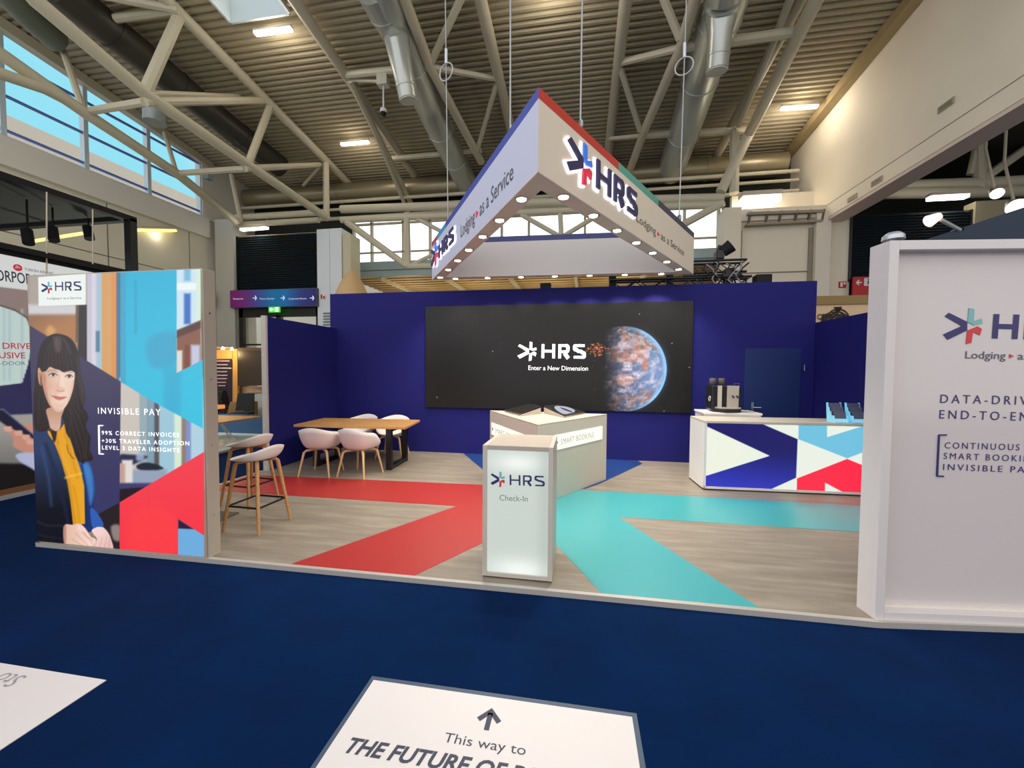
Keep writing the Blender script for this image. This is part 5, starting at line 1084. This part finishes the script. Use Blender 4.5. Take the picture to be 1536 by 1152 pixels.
def dark_chair(px, py, rz, lab, yc):
    q = W(px, py, y=yc); o = thing('office_chair', lab, 'chair', (0, 0, 0), 'black chairs in the neighbouring booth')
    MB().box((-.24, -.24, .42), (.24, .24, .48)).build('seat', blackmatt, o, bevel=.03); MB().prism([(-.22, .2, .5), (.22, .2, .5), (.2, .3, .95), (-.2, .3, .95)], (0, .04, .01)).build('backrest', blackmatt, o, bevel=.015)
    for sx in (-1, 1):
        for sy in (-1, 1): MB().tube([(sx * .2, sy * .2, .43), (sx * .24, sy * .24, 0)], .014, 8).build('leg', black, o)
    o.location = (q.x, q.y, ZF); o.rotation_euler = (0, 0, rz)
dark_chair(353, 604, 2.0, 'black chair with raised back in front of the salmon wall in the left gap', 10.4); dark_chair(362, 615, .4, 'black chair beside the brown counter in the left gap', 9.0); dark_chair(310, 605, -.5, 'black chair in front of the dark text board in the left gap', 9.5)

# ------------------------------------------------------------------ signs on the far wall
o = thing('direction_sign', 'long purple to blue direction sign above the black door', 'sign', W(410, 447, y=14.85))
q = [W(346, 461, y=14.85), W(474, 458.5, y=14.85), W(474, 433.5, y=14.85), W(346, 435.5, y=14.85)]
MB().box((q[0].x - .03, 14.86, q[1].z - .02), (q[1].x + .03, 15.05, q[2].z + .05)).build('box', mat('sign_box', (70, 80, 100), .5), o)
zlo, zhi = (q[0].z + q[1].z) / 2, (q[2].z + q[3].z) / 2
p = Paint((q[0].x, 14.85, zlo), (q[1].x, 14.85, zlo), (0, 0, zhi - zlo), 120, 24)
st = np.array([(112, 26, 98), (110, 40, 110), (64, 78, 148), (24, 116, 170), (28, 112, 172), (50, 60, 130), (52, 40, 112)], float); xx = np.linspace(0, 1, 7)
p.c = np.stack([np.interp(p.u, xx, st[:, i]) for i in range(3)], 1); p.build('face', print_mat('sign_print', .55, .4, .3), o)
lw = mat('sign_lettering', (220, 226, 236), .5, emit=(210, 216, 230), es=.5); w_ = lambda px, py: W(px, py, y=14.85)
for a, b, s in ((350, 365, 'Restaurant'), (390, 412, 'Press Center'), (433, 460, 'Conference Rooms')):
    q0 = w_(a, 449.5); q1 = w_(b, 448.5); q1.z = q0.z; text(s, q0, q1, .07, lw, o)
for x in (382, 424, 468):
    q0 = w_(x, 447); MB().bar(q0 + V3((-.09, -.005, 0)), q0 + V3((.09, -.005, 0)), .01, .03).bar(q0 + V3((.09, -.005, 0)), q0 + V3((.02, -.005, .09)), .01, .035).bar(q0 + V3((.09, -.005, 0)), q0 + V3((.02, -.005, -.09)), .01, .035).build('arrow', lw, o)
grn = mat('exit_green', (40, 180, 60), .5, emit=(70, 210, 60), es=1.0); wl = mat('exit_white', (240, 255, 240), .5, emit=(236, 255, 230), es=1.2)
def small_sign(px, y, label, m, marks):
    q = [W(*k, y=y) for k in px]; x0, x1 = q[0].x, q[1].x; z0, z1 = q[0].z, q[1].z
    o = thing('wall_sign', label, 'sign', V3(((x0 + x1) / 2, y, z0))); MB().box((x0, y, z0), (x1, y + .06, z1)).build('board', m, o)
    for mm, pts in marks: MB().prism([(x0 + (x1 - x0) * u, y - .006, z0 + (z1 - z0) * v) for u, v in pts], (0, .006, 0)).build('pictogram', mm, o)
small_sign([(403, 468.5), (419, 460)], 14.8, 'green lit exit sign below the direction sign', grn, [(wl, [(.08, .5), (.28, .15), (.28, .38), (.46, .38), (.46, .62), (.28, .62), (.28, .85)]), (wl, [(.6, .12), (.9, .12), (.9, .88), (.6, .88)]), (grn, [(.68, .2), (.8, .45), (.82, .7), (.72, .7)])])
rs = mat('sign_red', (190, 20, 28), .5); sw = mat('sign_white_mark', (232, 228, 224), .5)
small_sign([(480.5, 449), (488, 441)], 14.97, 'small red and white fire sign on the pale left column', sw, [(rs, [(.1, .1), (.4, .1), (.4, .9), (.1, .9)]), (rs, [(.55, .1), (.9, .1), (.9, .6), (.55, .6)])])
small_sign([(1259, 431.5), (1269.5, 422)], 15.2, 'small red fire sign on the wall beside the right beige column', rs, [(sw, [(.15, .15), (.45, .15), (.45, .85), (.15, .85)]), (sw, [(.6, .5), (.88, .5), (.88, .85), (.6, .85)])])
small_sign([(1279, 446), (1330, 414)], 15.0, 'red information sign with a white arrow half behind the white frame', rs, [(sw, [(.08, .72), (.16, .86), (.19, .83), (.15, .75), (.26, .75), (.26, .69), (.15, .69), (.19, .61), (.16, .58)]), (sw, [(.33, .55), (.58, .55), (.58, .93), (.33, .93)]), (black, [(.43, .62), (.48, .62), (.48, .78), (.43, .78)]), (black, [(.43, .82), (.48, .82), (.48, .88), (.43, .88)])])
tag(MB().box(W(314, 459, y=14.7), W(320, 436, y=14.7) + V3((0, .05, 0))).build('wall_sign', mat('navy_sign', (34, 40, 92), .5)), 'small dark blue sign edge right of the poster wall top', 'sign')
o = thing('vent_grille', 'pale vent grille low on the left column beside the navy wall', 'vent', W(491, 480, y=14.98))
for i in range(6):
    a, b = W(485, 470 + i * 4.3, y=14.97), W(499, 469.6 + i * 4.3, y=14.97); MB().bar(a, b, .04, .05).build('slat', mat('grille_grey', (120, 124, 122), .5), o)
o = thing('vent_unit', 'row of framed vents above the beige wall panel', 'vent', W(1175, 330, y=14.9))
MB().prism([W(1122, 322, y=14.95), W(1236, 318, y=14.95), W(1236, 314, y=14.95), W(1122, 318, y=14.95)], (0, .2, 0)).build('top_rail', mat('vent_frame', (150, 140, 122), .5), o)
MB().prism([W(1120, 338, y=14.95), W(1234, 332, y=14.95), W(1234, 329, y=14.95), W(1120, 335, y=14.95)], (0, .2, 0)).build('bottom_rail', mat('vent_frame'), o)
for x in (1122, 1148, 1168, 1192, 1212, 1232): MB().bar(W(x, 337 - (x - 1122) * .05, y=15.02), W(x + 4, 318 - (x - 1122) * .035, y=15.02), .06, .08).build('divider', mat('vent_divider', (96, 88, 76), .5), o)

# ------------------------------------------------------------------ behind the navy wall: lighting truss, lamp, boxes
TY = 7.75
def lattice(label, x0, x1, z0, z1, y=TY, d=.24):
    o = thing('lighting_truss', label, 'truss', ((x0 + x1) / 2, y, z0))
    for yy in (y, y + d):
        for z in (z0, z1): MB().tube([(x0, yy, z), (x1, yy, z)], .022, 8).build('chord', black, o)
        n = max(2, int((x1 - x0) / .24)); k = MB(); pts = [(x0 + (x1 - x0) * i / n, yy, z0 if i % 2 else z1) for i in range(n + 1)]
        for a, b in zip(pts, pts[1:]): k.tube([a, b], .01, 6)
        k.build('lacing', black, o)
    return o
lattice('black lattice truss topped by the stage lamp right of the hanging sign', 1.9, 2.92, 3.36, 3.57)
lattice('lower black lattice truss along the top of the navy wall', .55, 2.95, 3.07, 3.24, 7.6, .2)
for x in (.6, 1.6, 2.6): MB().box((x - .06, 7.62, 0), (x + .06, 7.78, 3.4)).build('truss_support', black)['kind'] = 'structure'
o = thing('stage_lamp', 'black moving stage lamp standing on the lattice truss', 'lamp', (2.5, 7.85, 3.6))
MB().box((2.42, 7.76, 3.6), (2.56, 7.94, 3.76)).build('base', black, o, bevel=.02); MB().tube([(2.55, 7.85, 3.74), (2.68, 7.80, 3.84)], [.1, .12], 16).build('head', blackmatt, o, smooth=True); MB().tube([(2.45, 7.85, 3.7), (2.5, 7.85, 3.86)], .03, 8).build('yoke', black, o)
o = thing('cable_bundle', 'tangle of grey cables and clamps on the truss above the navy wall', 'cables', (2.55, 7.7, 3.1))
for i in range(9):
    q = V3((2.2 + .08 * i, 7.56, 3.1)); pts = [q + V3((rng.uniform(-.1, .1), rng.uniform(-.06, .06), .09 * j)) for j in range(5)]
    MB().tube(pts, .014, 6).build('cable', mat('pale_cable', (150, 142, 144), .4) if i % 2 else black, o, smooth=True)
tag(MB().box((-.72, 7.45, 3.04), (-.52, 7.65, 3.2)).build('equipment_box', mat('blue_black_box', (20, 32, 44), .3), bevel=.015), 'small dark box standing on the navy wall below the hanging sign', 'box')
tag(MB().box((2.97, 7.45, 3.04), (3.22, 7.65, 3.24)).build('equipment_box', blackmatt, bevel=.02), 'black box at the right end of the lattice truss', 'box')
for x in (-.62, 3.1): MB().box((x - .05, 7.5, 0), (x + .05, 7.62, 3.04)).build('truss_support', black)['kind'] = 'structure'
tent = mat('beige_tent', (214, 180, 128), .7)
tq = W(528, 437, y=14.2); tq.z = 0
o = tag(MB().lathe([(.64, 4.3), (.52, 4.6), (.39, 4.88), (.26, 5.12), (.12, 5.28), (.02, 5.34)], tq, 24).lathe([(.05, ZF), (.05, 4.4)], tq, 10).build('canopy_umbrella', tent, smooth=True), 'rounded beige canopy top peeping over the left end of the navy wall', 'canopy')
# board behind the right end of the navy wall
o = thing('booth_board', 'beige booth board with dark lettering behind the right navy wall', 'board', (5.5, 9.1, 0))
q0, q1 = W(1215, 474, y=9), W(1330, 474, y=9)
MB().box((q0.x, 9, ZF), (q1.x, 9.1, 2.95)).build('board', mat('light_maple', (226, 192, 148), .6), o); MB().box((q0.x, 8.97, 2.93), (q1.x, 9.12, 3.1)).build('top_band', mat('olive_brown', (150, 122, 70), .6), o)
dk = mat('dark_brown_ink', (60, 48, 40), .6)
text('CE', W(1226, 479, y=8.99), W(1236.5, 478.5, y=8.99), .1, dk, o, bold=.02)
for i, (x0, r) in enumerate(((1241, .1), (1249, .14), (1257, .2), (1264, .1))):
    q = W(x0, 474, y=8.985)
    for k_ in range(3): MB().ring(q + V3((0, 0, -.06)), (0, 1, 0), r * (1 - .28 * k_), .012, 18, 5).build('line_drawing', dk, o)
q = W(1257, 464, y=8.985); MB().prism([q + V3((-.07, 0, .05)), q + V3((-.05, 0, -.02)), q + V3((0, 0, -.07)), q + V3((.05, 0, -.02)), q + V3((.07, 0, .05))], (0, .006, 0)).build('pictogram', blackmatt, o)
# dark pitched booth roof behind the framed panel
YN = 5.6
o = thing('booth_roof', 'dark navy pitched booth top rising behind the framed panel', 'booth', (6, YN, 0))
q = [W(1375, 364, y=YN), W(1650, 273, y=YN)]; MB().prism([(q[0].x, YN, 2.6), (q[1].x, YN, 2.6), q[1], q[0]], (0, .12, 0)).build('pitched_panel', mat('slate_navy', (34, 50, 66), .7), o); [MB().box((x_2, YN + .01, ZF), (x_2 + .1, YN + .11, 2.6)).build('leg', black, o) for x_2 in (q[0].x + .3, q[1].x - .4)]
o = thing('arm_spotlight', 'lit arm spotlight fixed on the dark pitched booth top', 'lamp', W(1440, 345, y=YN))
MB().tube([W(1440, 345, y=YN), W(1412, 330, y=YN - .1)], .02, 8).build('arm', galv, o); a, b = W(1393, 332, y=YN - .15), W(1409, 324, y=YN - .15); MB().tube([a, b], [.07, .04], 12).build('head', mat('pink_lamp', (255, 220, 210), .5, emit=(255, 214, 196), es=1.6), o); MB().box(W(1437, 346, y=YN), W(1446, 342, y=YN) + V3((0, .1, 0))).build('clamp', galv, o)
o = thing('arm_spotlight', 'grey arm spotlight just above the top left corner of the framed panel', 'lamp', W(1340, 357, y=4.5))
q = W(1340, 357, y=4.5); MB().lathe([(.09, -.02), (.085, .02), (.05, .05), (.002, .06)], q, 14).build('head', mat('zinc_light'), o, smooth=True); MB().tube([q, q + V3((.35, .1, -.1)), q + V3((.4, .1, -1.0)), (q.x + .4, q.y + .1, ZF)], .015, 8).build('arm', black, o)
for px, py, lab, rr_ in ((1493, 288, 'bright white floodlight hanging left of the other under the dark roof', .13), (1522, 308, 'bright white floodlight above the dark pitched booth top', .2)):
    q = W(px, py, y=12); o = thing('floodlight', lab, 'lamp', q); d = V3((-.25, -.6, -.5)).normalized()
    MB().tube([q - d * .2, q + d * .12], [rr_ * .5, rr_], 16).build('reflector', mat('flood_body', (170, 164, 146), .4), o, smooth=True); MB().tube([q + d * .12, q + d * .14], rr_ * .92, 16).build('lens', glow, o); MB().tube([q, q + V3((0, .3, 1.2)), (q.x, q.y + .3, 9.4)], .03, 8).build('hanger', steel, o)
